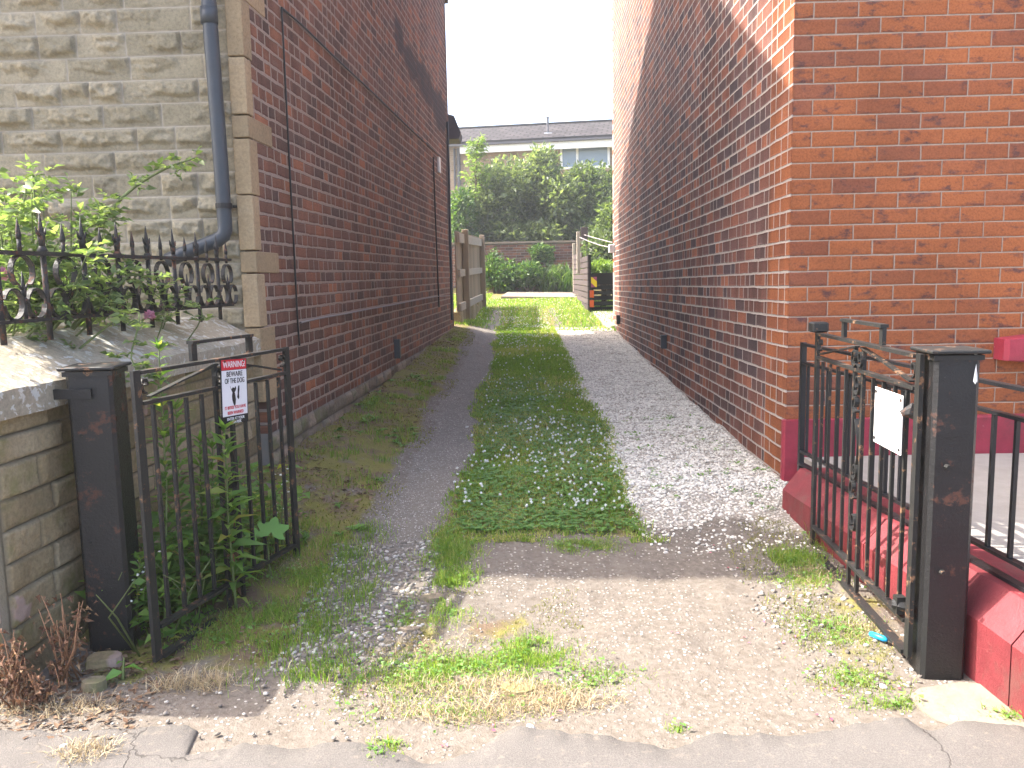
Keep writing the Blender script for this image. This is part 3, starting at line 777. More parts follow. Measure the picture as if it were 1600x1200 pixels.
def coping(name, p0, du, nrm, segs, seed):
    r = random.Random(seed); u = 0
    for ln in segs:
        n = max(4, int(ln / .05)); V, F, Rr = [], [], []; rr = r.random(); dzz = r.uniform(-.006, .006)
        fine = []
        for i in range(len(prof)):
            a, b = prof[i], prof[(i + 1) % len(prof)]
            m = max(1, int(math.hypot(b[0] - a[0], b[1] - a[1]) / .04))
            for k in range(m): fine.append((a[0] + (b[0] - a[0]) * k / m, a[1] + (b[1] - a[1]) * k / m))
        m = len(fine)
        for i in range(n + 1):
            uu = u + .003 + (ln - .006) * i / n
            for (o, z) in fine:
                d = (float(fbm([uu * 9], [o * 9 + z * 9], seed)[0]) - .5) * .014
                V.append(p0 + du * uu + nrm * (o + d) + ZV * (z + d + dzz)); Rr.append(rr)
        for i in range(n):
            for k in range(m): F.append((i * m + k, i * m + (k + 1) % m, i * m + m + (k + 1) % m, i * m + m + k))
        F += [tuple(range(m - 1, -1, -1)), tuple(n * m + k for k in range(m))]
        o = link(name, V, F, M['coping'], lw, attrs={'rnd': Rr}); u += ln


coping('coping_stone', PL(yw0 - .06, 0), DL, NL, [.62, .78, (Lw + .06) - 1.40], 31)
coping('coping_stone', PL(yw0 - .02, 0, -.40), -NL, -DL, [1.2, 1.2], 33)

rail = thing('spiked_iron_railing', 'rusty cast iron railing with spear heads and scrolls on the sandstone wall', 'railing', PL(yw0, 1.13, -.11))
RO = -.12
def RL(y, z, o=0): return PL(y, z, RO + o)
yr0, yr1 = 1.9, 4.62
zt, zb = 1.425, 1.195
mb = MB(); mb.bar(RL(2.6, zt), RL(yr1, zt + .02), .032, .014); mb.out('rail', M['rusty'], rail)
mb = MB(); mb.bar(RL(2.6, zb), RL(yr1, zb), .030, .012); mb.out('rail', M['rusty'], rail)
def spear(mb, p, h0, h1, big=True):
    r = .0105 if big else .0075; s = 1.0 if big else .75
    mb.tube([p + ZV * h0, p + ZV * (h1 - .15 * s)], [r, r], 8)
    mb.tube([p + ZV * (h1 - .15 * s), p + ZV * (h1 - .135 * s), p + ZV * (h1 - .12 * s)], [r * 1.1, r * 1.7, r * 1.1], 8)
    mb.tube([p + ZV * (h1 - .12 * s), p + ZV * (h1 - .09 * s), p + ZV * (h1 - .05 * s), p + ZV * h1], [r * .9, r * 1.35, r * .75, .0015], 8)
    for sg in (-1, 1):      # barbs
        q = p + ZV * (h1 - .085 * s); mb.tube([q, q + DL * (sg * .022 * s) + ZV * .012 * s, q + DL * (sg * .030 * s) + ZV * .032 * s], [r * .8, r * .6, .002], 6)
for k in range(8):
    y = 2.706 + .2505 * k
    mb = MB(); spear(mb, RL(y, 0), 1.12, 1.575); mb.out('spear_bar', M['rusty'], rail, smooth=True)
    ym = y + .125
    if ym > yr1: continue
    mb = MB(); mb.tube([RL(ym, zt + .0), RL(ym, zt + .05)], .0075, 7); mb.tube([RL(ym, zt + .05), RL(ym, zt + .062), RL(ym, zt + .085), RL(ym, zt + .12)], [.008, .010, .007, .0012], 7)
    mb.out('short_spear', M['rusty'], rail, smooth=True)
    mb = MB(); spear(mb, RL(ym, 0), zb - .005, 1.365, False); mb.out('dwarf_spear', M['rusty'], rail, smooth=True)
    mb = MB()
    arc = [RL(ym, 0) + DL * (.058 * math.cos(a)) + ZV * (zt - .062 + .056 * math.sin(a)) for a in np.linspace(-.9, math.pi + .9, 18)]
    mb.strip(arc, .020, .006, NL); mb.out('upper_scroll', M['rusty'], rail)
    for sg in (-1, 1):
        mb = MB(); c = RL(ym, 0) + DL * (sg * .062) + ZV * (zb + .058)
        arc = [c + DL * (.050 * math.cos(a)) + ZV * (.052 * math.sin(a)) for a in np.linspace(.35, 2 * math.pi - .05, 20)]
        if sg < 0: arc = [c + DL * (-.050 * math.cos(a)) + ZV * (.052 * math.sin(a)) for a in np.linspace(.35, 2 * math.pi - .05, 20)]
        mb.strip(arc, .020, .006, NL); mb.out('lower_scroll', M['rusty'], rail)

# ------------------------------------------------------------------ GATEPOSTS
def post(name, label, c, w, z0, z1, ax, capw, extra=None):
    t = thing(name, label, 'gatepost', (c.x, c.y, z0)); ay = ZV.cross(ax)
    mb = MB(); mb.box(Vector((c.x, c.y, (z0 - .1 + z1) / 2)), w, w, z1 - z0 + .1, ax, ay, ch=.012); mb.out('shaft', M['black'], t)
    mb = MB(); mb.box(Vector((c.x, c.y, z1 + .006)), capw, capw, .012, ax, ay, ch=.003); mb.box(Vector((c.x, c.y, z1 - .012)), w + .012, w + .012, .016, ax, ay); mb.out('cap_plate', M['gate'], t)
    return t
axp = Vector((math.cos(.06), math.sin(.06), 0))
lpc = W(158, 1000, 2.93); lp = post('gatepost', 'square black iron gatepost with rust patches against the sandstone wall', Vector((-1.457, 2.845, 0)), .150, -.01, 1.025, Vector((math.cos(.12), math.sin(.12), 0)), .185)
b0 = Vector((-1.457, 2.845, 0)); mb = MB(); mb.bar(b0 + Vector((-.20, -.085, .945)), b0 + Vector((.02, -.079, .945)), .012, .035); mb.out('strap', M['black'], lp)
rpc = W(1481, 1055, 2.60); rp0 = Vector((1.372, 2.545, 0))
rp = post('gatepost', 'square black iron gatepost with rusty flat cap in front of the red painted wall', rp0, .135, -.01, 1.05, Vector((math.cos(-.10), math.sin(-.10), 0)), .175)
mb = MB(); mb.tube([rp0 + Vector((-.07, .03, .20)), rp0 + Vector((-.10, .05, .205)), rp0 + Vector((-.12, .06, .205))], [.016, .022, .014], 8); mb.box(rp0 + Vector((-.10, .05, .205)), .03, .03, .06); mb.out('hinge', M['gate'], rp, smooth=False)
mb = MB(); mb.tube([rp0 + Vector((-.06, .03, .83)), rp0 + Vector((-.09, .05, .86)), rp0 + Vector((-.115, .06, .845))], [.012, .026, .012], 7); mb.out('hinge', M['rusty'], rp)
dp_ = rp0 + Vector((.045, -.0665, 0)); mb = MB(); mb.tube([dp_ + ZV * 1.048, dp_ + ZV * 1.0, dp_ + ZV * .965, dp_ + ZV * .945], [.004, .007, .0085, .003], 7); mb.out('paint_drip', M['white'], rp)
for (q0, zz) in ((b0, (.80, .42)), (rp0, (.70, .36))):
    for z_ in zz:
        mb = MB(); mb.tube([q0 + Vector((-.03, -.070, z_)), q0 + Vector((-.03, -.085, z_))], [.009, .007], 6); mb.out('bolt', M['gate'], lp if q0 is b0 else rp)
# ------------------------------------------------------------------ GATES
def gate(name, label, A, B, z0, z1, nrm, cap_at=None):
    """leaf from A to B (ground points), nrm = visible side"""
    d = (B - A); L = d.length; d.normalize(); t = thing(name, label, 'gate', (A.x, A.y, z0)); H = z1 - z0
    P = lambda u, v, n=0.0: Vector((A.x, A.y, 0)) + d * u + nrm * n + ZV * (z0 + v)
    mat = M['gate']
    def part(nm, f, m=mat, smooth=False):
        mb = MB(); mb.rv = random.random(); f(mb); return mb.out(nm, m, t, smooth)
    for u in (.015, L - .015): part('stile', lambda b: b.bar(P(u, 0), P(u, H), .014, .034, d))
    part('top_rail', lambda b: b.bar(P(.032, H - .008), P(L - .032, H - .008), .012, .030, nrm))
    v2 = H - .112; part('upper_rail', lambda b: b.bar(P(.032, v2), P(L - .032, v2), .012, .026, nrm))
    v1 = .115; part('lower_rail', lambda b: b.bar(P(.032, v1), P(L - .032, v1), .012, .028, nrm)); part('bottom_rail', lambda b: b.bar(P(.032, .008), P(L - .032, .008), .013, .032, nrm))
    mid = L * .5; cw = .046
    for u in (mid - cw, mid + cw): part('centre_bar', lambda b: b.bar(P(u, .024), P(u, H - .024), .013, .018, d))
    for k in range(1, 5):
        for s in (0, 1):
            u = (mid - cw) * k / 5 if s == 0 else mid + cw + (L - mid - cw) * k / 5
            part('bar', lambda b: b.bar(P(u, v1 + .014), P(u, v2 - .013), .012, .012, d))
    for s in (-1, 1):
        part('brace', lambda b: b.strip([P(mid + s * .03, H - .024), P(mid + s * (.05 + .5 * (L / 2 - .12)), H - .058), P(mid + s * (L / 2 - .07), v2 + .018)], .020, .006, nrm))
        def curl(b):
            c = P(mid + s * (L / 2 - .055), v2 + .062)
            b.strip([c + d * (s * (.026 - .0022 * i) * math.cos(a)) + ZV * ((.030 - .0022 * i) * math.sin(a)) for i, a in enumerate(np.linspace(-1.6, 3.6, 11))], .018, .006, nrm)
        part('scroll', curl)
    # S-scrolls between the two centre bars and above them
    for (vc, r, s) in ((H - .064, .030, 1), (H - .064, .030, -1), (v2 - .050, .036, 1), (v2 - .128, .030, -1), (H * .50, .030, 1), (H * .425, .034, -1), (H * .30, .034, 1)):
        def sc(b):
            c = P(mid + (s * .032 if vc > v2 else s * .010), vc, .006)
            b.strip([c + d * (s * (r - r * .055 * i) * math.cos(a)) + ZV * ((r * 1.25 - r * .055 * i) * math.sin(a)) for i, a in enumerate(np.linspace(-2.4, 4.6, 16))], .018, .006, nrm)
        part('scroll', sc)
    part('scroll', lambda b: b.strip([P(mid + .030 * math.sin((v - .49) * 16), v * H, .003) for v in np.linspace(.50, .70, 11)], .016, .006, nrm))
    h0, h1 = mid - L * .17, mid + L * .20
    part('top_hoop', lambda b: (b.bar(P(h0, H + .002), P(h0, H + .064), .014, .030, d), b.bar(P(h1, H + .002), P(h1, H + .064), .014, .030, d), b.bar(P(h0 - .015, H + .070), P(h1 + .015, H + .070), .012, .028, nrm)))
    if cap_at is not None: part('stile_cap', lambda b: b.box(P(cap_at, H + .022), .075, .07, .045, d, nrm, ch=.006))
    return t, P, d, L


gA, gB = Vector((-1.245, 2.66, 0)), Vector((W(466, 850, 3.58).x, 3.58, 0))
gA.z = gB.z = 0
gd = (gB - gA).normalized(); gn = Vector((gd.y, -gd.x, 0))
lgate, LP_, ld, lL = gate('iron_gate', 'open black iron gate leaf overgrown with tall green weeds, fastened to by the dog warning sign', gA, gB, .025, 1.03, gn)
lgate['label'] = 'open iron gate leaf carrying the dog warning sign, tall green weeds behind its bars'
rA, rB = Vector((W(1268, 838, 3.64).x, 3.64, 0)), Vector((1.283, 2.535, 0)); rA.z = rB.z = 0
rd = (rB - rA).normalized(); rn = Vector((rd.y, -rd.x, 0))
rgate, RP_, rdd, rL = gate('iron_gate', 'open iron gate leaf with flaking paint carrying a blank white plate, before the red wall', rA, rB, .045, 1.045, rn, cap_at=.02)

# ------------------------------------------------------------------ SIGNS
def text_mesh(name, s, size, mat, parent, o, du, dv, n, width=None, align='CENTER', bold=.0):
    cu = bpy.data.curves.new('lettering', 'FONT'); cu.body = s; cu.size = size; cu.align_x = align; cu.extrude = .0004; cu.offset = bold
    ob = bpy.data.objects.new('lettering', cu); COL.objects.link(ob); dg = bpy.context.evaluated_depsgraph_get()
    me = bpy.data.meshes.new_from_object(ob.evaluated_get(dg)); V = np.array([v.co[:] for v in me.vertices]); F = [tuple(p.vertices) for p in me.polygons]
    bpy.data.objects.remove(ob); bpy.data.meshes.remove(me)
    if width: V[:, 0] *= width / (V[:, 0].max() - V[:, 0].min())
    P = np.array(o)[None] + V[:, :1] * np.array(du) + V[:, 1:2] * np.array(dv) + V[:, 2:3] * np.array(n)
    return link(name, P, F, mat, parent)


M['signwhite'] = plain_mat('sign_white', (.70, .70, .72), .4, .05, 6, .0003)
M['signred'] = plain_mat('sign_red', (.55, .02, .035), .4, .08, 6, .0003)
M['signblack'] = plain_mat('sign_black', (.012, .012, .014), .4, .1, 6, .0003)
M['faintgrey'] = plain_mat('faded_print', (.42, .40, .38), .7, .3, 40, .0003)
M['enamel'] = paint_mat('old_white_enamel', (.78, .78, .76), .80, .4, (.40, .25, .10), scale=1)
# left: warning sign
so = .022
c4 = [on_plane(x, y, gA + gn * so, gn) for (x, y) in ((343, 566), (383, 556), (385, 656), (352, 667))]
u0 = min((p - gA).dot(gd) for p in c4[:1] + c4[3:]); u1 = (c4[1] - gA).dot(gd); zt_, zb_ = (c4[0].z + c4[1].z) / 2, (c4[2].z + c4[3].z) / 2
sw_, sh_ = max(.17, (c4[1] - gA).dot(gd) - (c4[0] - gA).dot(gd)), zt_ - zb_
uc = ((c4[0] - gA).dot(gd) + (c4[1] - gA).dot(gd) + (c4[2] - gA).dot(gd) + (c4[3] - gA).dot(gd)) / 4
tl = math.radians(-3.0)      # hangs slightly askew
sd_, sv_ = gd * math.cos(tl) + ZV * math.sin(tl), ZV * math.cos(tl) - gd * math.sin(tl)
So = Vector((gA.x, gA.y, 0)) + gd * uc + gn * so + ZV * ((zt_ + zb_) / 2)
sign = thing('warning_sign', 'red, white and black dog warning sign fixed on the open gate', 'sign', So)
mb = MB(); mb.box(So, sw_, .003, sh_, sd_, gn, sv_); mb.out('plate', M['signblack'], sign)
mb = MB(); mb.box(So + sv_ * (-sh_ * .02) + gn * .0018, sw_ * .94, .0012, sh_ * .70, sd_, gn, sv_); mb.out('white_panel', M['signwhite'], sign)
mb = MB(); mb.box(So + sv_ * (sh_ * .415) + gn * .0018, sw_ * .94, .0012, sh_ * .155, sd_, gn, sv_); mb.out('red_panel', M['signred'], sign)
def st(s, v, size, mat, wfrac): text_mesh('lettering', s, size, M[mat], sign, So + sv_ * (v * sh_) + gn * .0034, sd_, sv_, gn, sw_ * wfrac, bold=.0002)
st('WARNING!', .375, sh_ * .135, 'signwhite', .84); st('BEWARE', .235, sh_ * .11, 'signblack', .60); st('OF THE DOG', .130, sh_ * .11, 'signblack', .74)
st('IT BITES! YOU HAVE', -.265, sh_ * .068, 'signred', .80); st('BEEN WARNED', -.345, sh_ * .068, 'signred', .60); st('ENTER AT YOUR', -.435, sh_ * .060, 'signwhite', .66); st('OWN RISK', -.490, sh_ * .060, 'signwhite', .42)
dog = [(-.10, .10), (-.07, .045), (-.03, .075), (.0, .055), (.03, .085), (.045, .05), (.03, .02), (.005, .0), (.02, -.05), (.03, -.11), (.02, -.17), (.0, -.215), (-.03, -.17), (-.055, -.11), (-.06, -.05), (-.045, -.005), (-.07, .03)]
mb = MB(); mb.poly([So + sd_ * (x * sh_ * 1.05 - .004) + sv_ * ((y * 1.05 - .01) * sh_) + gn * .0026 for (x, y) in dog], gn * .0008)
dg2 = [(.10, .085), (.125, .09), (.125, .03), (.11, -.03), (.115, -.09), (.095, -.115), (.065, -.08), (.08, -.03), (.085, .03)]
mb.poly([So + sd_ * (x * sh_ * 1.05 - .004) + sv_ * ((y * 1.05 - .01) * sh_) + gn * .0026 for (x, y) in dg2], gn * .0008); mb.out('dog_silhouette', M['signblack'], sign)
mb = MB()
for a_ in (-.36, .36): mb.tube([So + sd_ * (sw_ * a_) + sv_ * (sh_ * .468) + gn * .002, So + sd_ * (sw_ * a_) + sv_ * (sh_ * .468) + gn * .006], .004, 8)
mb.out('screw', M['rusty'], sign)
# right: faded plate
so2 = .016
c4 = [on_plane(x, y, rA + rn * so2, rn) for (x, y) in ((1368, 602), (1410, 620), (1409, 712), (1366, 690))]
us = [(p - rA).dot(rd) for p in c4]; uc = sum(us) / 4; sw2 = (us[1] + us[2] - us[0] - us[3]) / 2; zz = [p.z for p in c4]; sh2 = (zz[0] + zz[1] - zz[2] - zz[3]) / 2
So2 = Vector((rA.x, rA.y, 0)) + rd * uc + rn * so2 + ZV * (sum(zz) / 4)
plate = thing('faded_plate', 'white enamel plate with worn-off print and rusty corners on the open gate', 'sign', So2)
mb = MB(); mb.box(So2, sw2, .003, sh2, rd, rn); mb.out('plate', M['enamel'], plate)
mb = MB(); r_ = random.Random(3)
for (v, n_) in ((.20, 9), (.12, 12), (.0, 7), (-.10, 6), (-.22, 9), (-.29, 12), (-.36, 7)):
    for k in range(n_):
        mb.box(So2 + rd * (sw2 * r_.uniform(-.34, .38)) + ZV * (sh2 * (v + r_.uniform(-.02, .02))) + rn * .0018, r_.uniform(.002, .005), .0006, r_.uniform(.002, .004), rd, rn)
mb.out('worn_print', M['faintgrey'], plate)
mb = MB()
for (a, b) in ((-.45, .42), (.45, .42), (-.45, -.42), (.45, -.42)): mb.tube([So2 + rd * (sw2 * a) + ZV * (sh2 * b) + rn * .001, So2 + rd * (sw2 * a) + ZV * (sh2 * b) + rn * .005], .006, 8)
mb.out('screw', M['rusty'], plate)

# ------------------------------------------------------------------ RED LOW WALL + PLAIN RAILING (right)
def RW(y, z, off): return PR(y, z, -off) if False else Vector((1.372 + (4.004 - y) * .056, y, z)) + Vector((off, off * .056, 0))
rw = thing('low_red_wall', 'low oxblood painted wall with chamfered top running under the black railing', 'garden wall', RW(4.3, 0, 0))
y = 1.3; k = 0
segs = [(1.3, 2.30), (2.30, 3.20), (3.20, 4.06)]
for (a, b) in segs:
    mb = MB(); sec = [(0, -.1), (0, .20), (.085, .305), (.26, .305), (.26, -.1)]
    n = 14
    P0 = []; n2 = len(sec)
    for i in range(n + 1):
        yy = a + .003 + (b - a - .006) * i / n; lift = np.interp(yy, [1.3, 2.5, 4.4], [-.02, .0, .02])
        for (o, z) in sec: P0.append(RW(yy, z + lift + (float(fbm([yy * 5], [z * 7 + o * 5], 3)[0]) - .5) * .014, o + (float(fbm([yy * 6], [z * 9], 13)[0]) - .5) * .014))
    F = [(i * n2 + j, i * n2 + (j + 1) % n2, i * n2 + n2 + (j + 1) % n2, i * n2 + n2 + j) for i in range(n) for j in range(n2)] + [tuple(range(n2 - 1, -1, -1)), tuple(n * n2 + j for j in range(n2))]
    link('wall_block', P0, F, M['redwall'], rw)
rr = thing('plain_iron_railing', 'plain black iron railing of thin square bars on the low red wall', 'railing', RW(4.3, .3, .15))
RB = lambda y, z: RW(y, z, .13)
ZR = [W(1540, q, 2.62).z for q in (600, 645, 858, 888)]
for (z, w) in zip(ZR, (.028, .024, .026, .030)):
    mb = MB(); mb.bar(RB(1.5, z - .01), RB(4.16, z + .01), .012, w, Vector((1, 0, 0))); mb.out('rail', M['blackrail'], rr)
yy = 1.62
while yy < 4.10:
    mb = MB(); mb.bar(RB(yy, ZR[2]), RB(yy, ZR[1]), .013, .013); mb.out('bar', M['blackrail'], rr); yy += .112
for yy in (2.85, 4.15): mb = MB(); mb.bar(RB(yy, .28), RB(yy, ZR[0] + .02), .026, .026, Vector((0, 1, 0))); mb.out('upright', M['blackrail'], rr)

# raised concrete garden path on the right
mb = MB(); mb.poly([RW(1.0, .26, .265), RW(4.47, .29, .265), Vector((6, 4.2, .32)), Vector((6, 1.0, .27))], (0, 0, -.3)); tag(mb.out('garden_path', M['concrete']), kind='structure')
# terracotta-ish tile edge
mb = MB(); mb.box(Vector((2.45, 3.3, .325)), .3, .3, .03); tag(mb.out('clay_tile', M['orange']), 'flat clay tile lying on the garden path behind the railing', 'tile')

# ------------------------------------------------------------------ BACKGROUND: fences, gate, wall, house
bf = thing('board_fence', 'bare timber fence with wide rails beyond the end of the maroon brick gable', 'fence', W(738, 507, 14.5))
def fence_pt(s, z): a, b = W(716, 480, 13.75), W(752, 490, 18.6); p = a + (b - a) * s; return Vector((p.x, p.y, z))
fa = fence_pt(0, 0); fb = fence_pt(1, 0); fd = (fb - fa).normalized(); fn = Vector((fd.y, -fd.x, 0))
zf = lambda s: (.55 + .06 * s, 2.13 + .14 * s)
for s in (.19, 1.0):
    mb = MB(); p = fence_pt(s, 0); z0, z1 = zf(s); mb.box(Vector((p.x, p.y, (z0 + z1) / 2)) + fn * .06, .11, .11, z1 - z0 + .1, fd, fn, ch=.008); mb.out('post', M['wood'], bf)
for (f0, h) in ((.93, .16), (.56, .12), (.20, .13)):
    mb = MB(); a0, a1 = zf(0), zf(1); mb.bar(fence_pt(0, a0[0] + (a0[1] - a0[0]) * f0) + fn * .03, fence_pt(1, a1[0] + (a1[1] - a1[0]) * f0) + fn * .03, .045, h, ZV); mb.out('rail', M['woodh'], bf)
mb = MB(); s = 0.0
while s < 1.0:
    mb.rv = random.random(); p = fence_pt(s, 0); z0, z1 = zf(s); mb.box(Vector((p.x, p.y, (z0 + .25 + z1) / 2)) - fn * .012, .15, .02, z1 - z0 - .25, fd, fn); s += .038
mb.out('board_panel', M['wood'], bf)
mb = MB(); s = 0.0
while s < .98:
    mb.rv = random.random(); p = fence_pt(s + .04, 0); mb.box(Vector((p.x, p.y, .55 + .1 * random.random())) - fn * .05, .34, .2, .5, fd, fn, ch=.03); s += .085
mb.out('footing_blocks', M['lowwall'], bf)

pf = thing('plank_fence', 'dark stained horizontal plank fence with stepped top on the far side of the lane', 'fence', W(920, 484, 17))
qa, qb = W(920, 484, 17.0), W(896, 456, 22.0); qd = Vector((qb.x - qa.x, qb.y - qa.y, 0)).normalized(); qn = Vector((-qd.y, qd.x, 0)); ql = (Vector((qb.x, qb.y, 0)) - Vector((qa.x, qa.y, 0))).length
mb = MB()
for k in range(10):
    z = .70 + k * .127; u0, u1 = 0, ql
    if z < .95: u1 = ql * min(1, max(.25, (z - .55) / .40))
    if k == 9: u0 = ql * .35
    mb.rv = random.random(); a = Vector((qa.x, qa.y, z)) + qd * u0; b = Vector((qa.x, qa.y, z + .02)) + qd * u1; mb.bar(a, b, .03, .108, ZV)
mb.out('plank_panel', M['dkwood'], pf)
for (x, y0, y1, yy, m) in ((904, 362, 420, 18.6, 'woodh'), (897.5, 380, 450, 21.6, 'woodh'), (921, 398, 488, 17.05, 'blackwood')):
    a, b = W(x, y0, yy), W(x, y1, yy); mb = MB(); mb.box(Vector(((a.x + b.x) / 2, yy + .05, (a.z + b.z - .1) / 2)), .075, .075, a.z - b.z + .1, ch=.006); mb.out('post', M[m], pf)
a = W(913, 365, 19.4); mb = MB(); mb.box(a, .16, .03, .30, ch=.004); mb.out('dark_board', M['dkwood'], pf)
a, b = W(917, 366, 18.0), W(917, 410, 18.0); mb = MB(); mb.tube([a, b], .012, 6); mb.out('pole', M['cable'], pf)
mb = MB(); mb.tube([W(906, 371, 18.6), W(920, 377, 17.5), W(937, 383, 15.9), W(956, 387, 14.45)], .010, 6); tag(mb.out('clothes_line', M['greycable']), 'lower pale line sagging from fence post to house wall', 'line')
mb = MB(); mb.tube([W(913, 367, 19.4), W(930, 372, 17.5), W(945, 376, 15.8), W(957, 379, 14.45)], .010, 6); tag(mb.out('clothes_line', M['greycable']), 'upper pale line sagging from the dark board to house wall', 'line')

sg = thing('slatted_gate', 'low black slatted garden gate behind the corner of the red brick house', 'gate', W(923, 490, 17.2))
ga, gb = W(925, 490, 17.15), W(985, 491, 17.3); gv = Vector((gb.x - ga.x, gb.y - ga.y, 0)).normalized(); gl = (gb - ga).length; ztop = W(925, 428, 17.15).z; zbot = W(925, 488, 17.15).z
mb = MB()
for k in range(7):
    z = zbot + .07 + k * (ztop - zbot - .08) / 6.4; mb.rv = random.random(); mb.bar(Vector((ga.x, ga.y, z)), Vector((ga.x, ga.y, z)) + gv * gl, .02, .082 if k < 5 else .12, ZV)
mb.out('slat_panel', M['blackwood'], sg)
mb = MB(); mb.bar(Vector((ga.x, ga.y - .02, zbot)), Vector((ga.x, ga.y - .02, ztop)), .06, .03, Vector((0, 1, 0))); mb.bar(Vector((ga.x, ga.y - .02, ztop)), Vector((ga.x, ga.y - .02, ztop)) + gv * gl, .02, .03); mb.out('frame', M['blackwood'], sg)
gp = W(927, 440, 17.05)
ds = thing('hazard_sign', 'small yellow sign with purple diagonal halves at the top of the slatted gate', 'sign', W(928, 441, 17.05))
M['yellow'] = plain_mat('yellow_sign', (.80, .62, .01), .4, .05, 6, .0003); M['purple'] = plain_mat('purple_sign', (.33, .07, .16), .4, .1, 6, .0003)
cs = [W(923.5, 433, 17.05), W(932.5, 432.5, 17.05), W(932.5, 448.5, 17.05), W(923.5, 449, 17.05)]
mb = MB(); mb.poly([cs[3], cs[2], cs[1], cs[0]], (0, .012, 0)); mb.out('plate', M['purple'], ds)
lerp = lambda a, b, f: a + (b - a) * f
mb = MB(); mb.poly([p + Vector((0, -.004, 0)) for p in (lerp(cs[0], cs[3], .55), lerp(cs[3], cs[2], .8), cs[2], lerp(cs[1], cs[2], .45), lerp(cs[0], cs[1], .15), cs[0])], (0, .003, 0)); mb.out('yellow_stripe', M['yellow'], ds)
for (y0, y1, lab) in ((453.5, 465, 'orange reflector plate under the hazard sign on the slatted gate'), (469, 480, 'lowest orange reflector plate near the foot of the slatted gate')):
    a, b, c, d_ = W(921.5, y0, 17.05), W(928, y0, 17.05), W(928, y1, 17.05), W(921.5, y1, 17.05)
    mb = MB(); mb.poly([d_, c, b, a], (0, .015, 0)); tag(mb.out('reflector', M['orange']), lab, 'reflector')

# concrete pads
def pad(name, pts, h, mat='concrete'):
    mb = MB(); mb.poly([Vector((p.x, p.y, p.z - .12)) for p in pts], (0, 0, .12 + h)); return tag(mb.out(name, M[mat]), kind='structure')
pad('concrete_slab', [W(783, 465, 21), W(905, 466, 21), W(893, 456, 24), W(795, 456, 24)], .03, 'apron')
pad('concrete_path', [G(950, 515), G(968, 505), G(960, 488), G(925, 488)], .02)

bw_ = thing('brick_garden_wall', 'old mossy brick retaining wall below the bushes at the end of the lane', 'garden wall', W(830, 450, 24.3))
wa, wb = W(690, 452, 24.3), W(960, 450, 24.3); wd = Vector((wb.x - wa.x, wb.y - wa.y, 0)).normalized(); wn = Vector((wd.y, -wd.x, 0))
wallgrid('brickwork', Vector((wa.x - 2, wa.y, 0)), wd, (wb - wa).length + 6, .7, W(830, 381, 24.3).z, M['farbrick'], bw_, nrm=wn, thick=.3)
mb = MB(); mb.box(Vector((wa.x + 3, wa.y + .13, W(830, 380, 24.3).z + .03)), 12, .36, .06); mb.out('coping', M['found'], bw_)

# far house
fh0 = W(655, 300, 34.5); ang = math.radians(9.5); HE = Vector((math.cos(ang), -math.sin(ang), 0)); HN = Vector((-math.sin(ang), -math.cos(ang), 0))
fhp = lambda px, py: on_plane(px, py, fh0, HN)
fh = thing('terraced_house', 'buff brick house with grey tiled roof and white fascia rising behind the bushes', 'house', Vector((fh0.x, fh0.y, 1)))
zeave = fhp(830, 219).z
wallgrid('brick_wall', Vector((fh0.x, fh0.y, 0)) - HE * 3, HE, 16, 1, zeave, M['rearwall'], fh, nrm=HN, thick=.3)
t = NT('grey_concrete_tiles'); uvn = t.n('ShaderNodeUVMap').outputs[0]; br = t.n('ShaderNodeTexBrick'); t.put(br.inputs[0], uvn); br.inputs['Scale'].default_value = 1; br.inputs['Brick Width'].default_value = .42; br.inputs['Row Height'].default_value = .36; br.inputs['Mortar Size'].default_value = .035
br.inputs['Color1'].default_value = (.040, .036, .037, 1); br.inputs['Color2'].default_value = (.070, .063, .063, 1); br.inputs['Mortar'].default_value = (.018, .016, .016, 1)
M['tiles'] = t.done(t.pbr(br.outputs[0], .95, t.bump(br.outputs[1], .6, -.02), spec=.05))
e0 = Vector((fh0.x, fh0.y, zeave)) + HN * .45 - HE * 3.4; zr = fhp(830, 192).z + .45
bk = -HN * 3.4; e1_, e2_, e3_ = e0 + HE * 16.5, e0 + HE * 16.5 + bk, e0 + bk
V = [e0, e1_, Vector((e2_.x, e2_.y, zr)), Vector((e3_.x, e3_.y, zr))]; V2 = [v - ZV * .12 for v in V]; sl = math.hypot(3.4, zr - zeave)
rf = link('tiled_roof', V + V2, [(0, 1, 2, 3), (7, 6, 5, 4), (0, 4, 5, 1), (1, 5, 6, 2), (2, 6, 7, 3), (3, 7, 4, 0)], M['tiles'], fh, uv=[(0, 0), (16.5, 0), (16.5, sl), (0, sl)] * 2)
b2 = [Vector((e2_.x, e2_.y, zr)), Vector((e3_.x, e3_.y, zr)), Vector((e3_.x, e3_.y, zeave)) + bk, Vector((e2_.x, e2_.y, zeave)) + bk]
mb = MB(); mb.poly(b2, (0, 0, -.1)); mb.out('rear_roof', M['slate'], fh)
mb = MB(); mb.bar(e3_ + ZV * (zr - e3_.z + .02), e2_ + ZV * (zr - e2_.z + .02), .2, .08); mb.out('ridge_tiles', M['tiles'], fh)
fl = on_plane(856, 209, e0 + bk * .35, HN); mb = MB(); mb.tube([fl - ZV * .3, fl + ZV * .62], .05, 10); mb.tube([fl + ZV * .62, fl + ZV * .66], .065, 10); fo = mb.out('flue_pipe', M['slate'], rf)
mb = MB(); mb.box(Vector((fl.x, fl.y, fl.z)) - ZV * .02, .32, .5, .05); mb.out('flashing', M['white'], fo)
mb = MB(); mb.bar(e0 - ZV * .14 + HN * .06, e1_ - ZV * .14 + HN * .06, .10, .08); mb.out('gutter', M['slate'], fh)
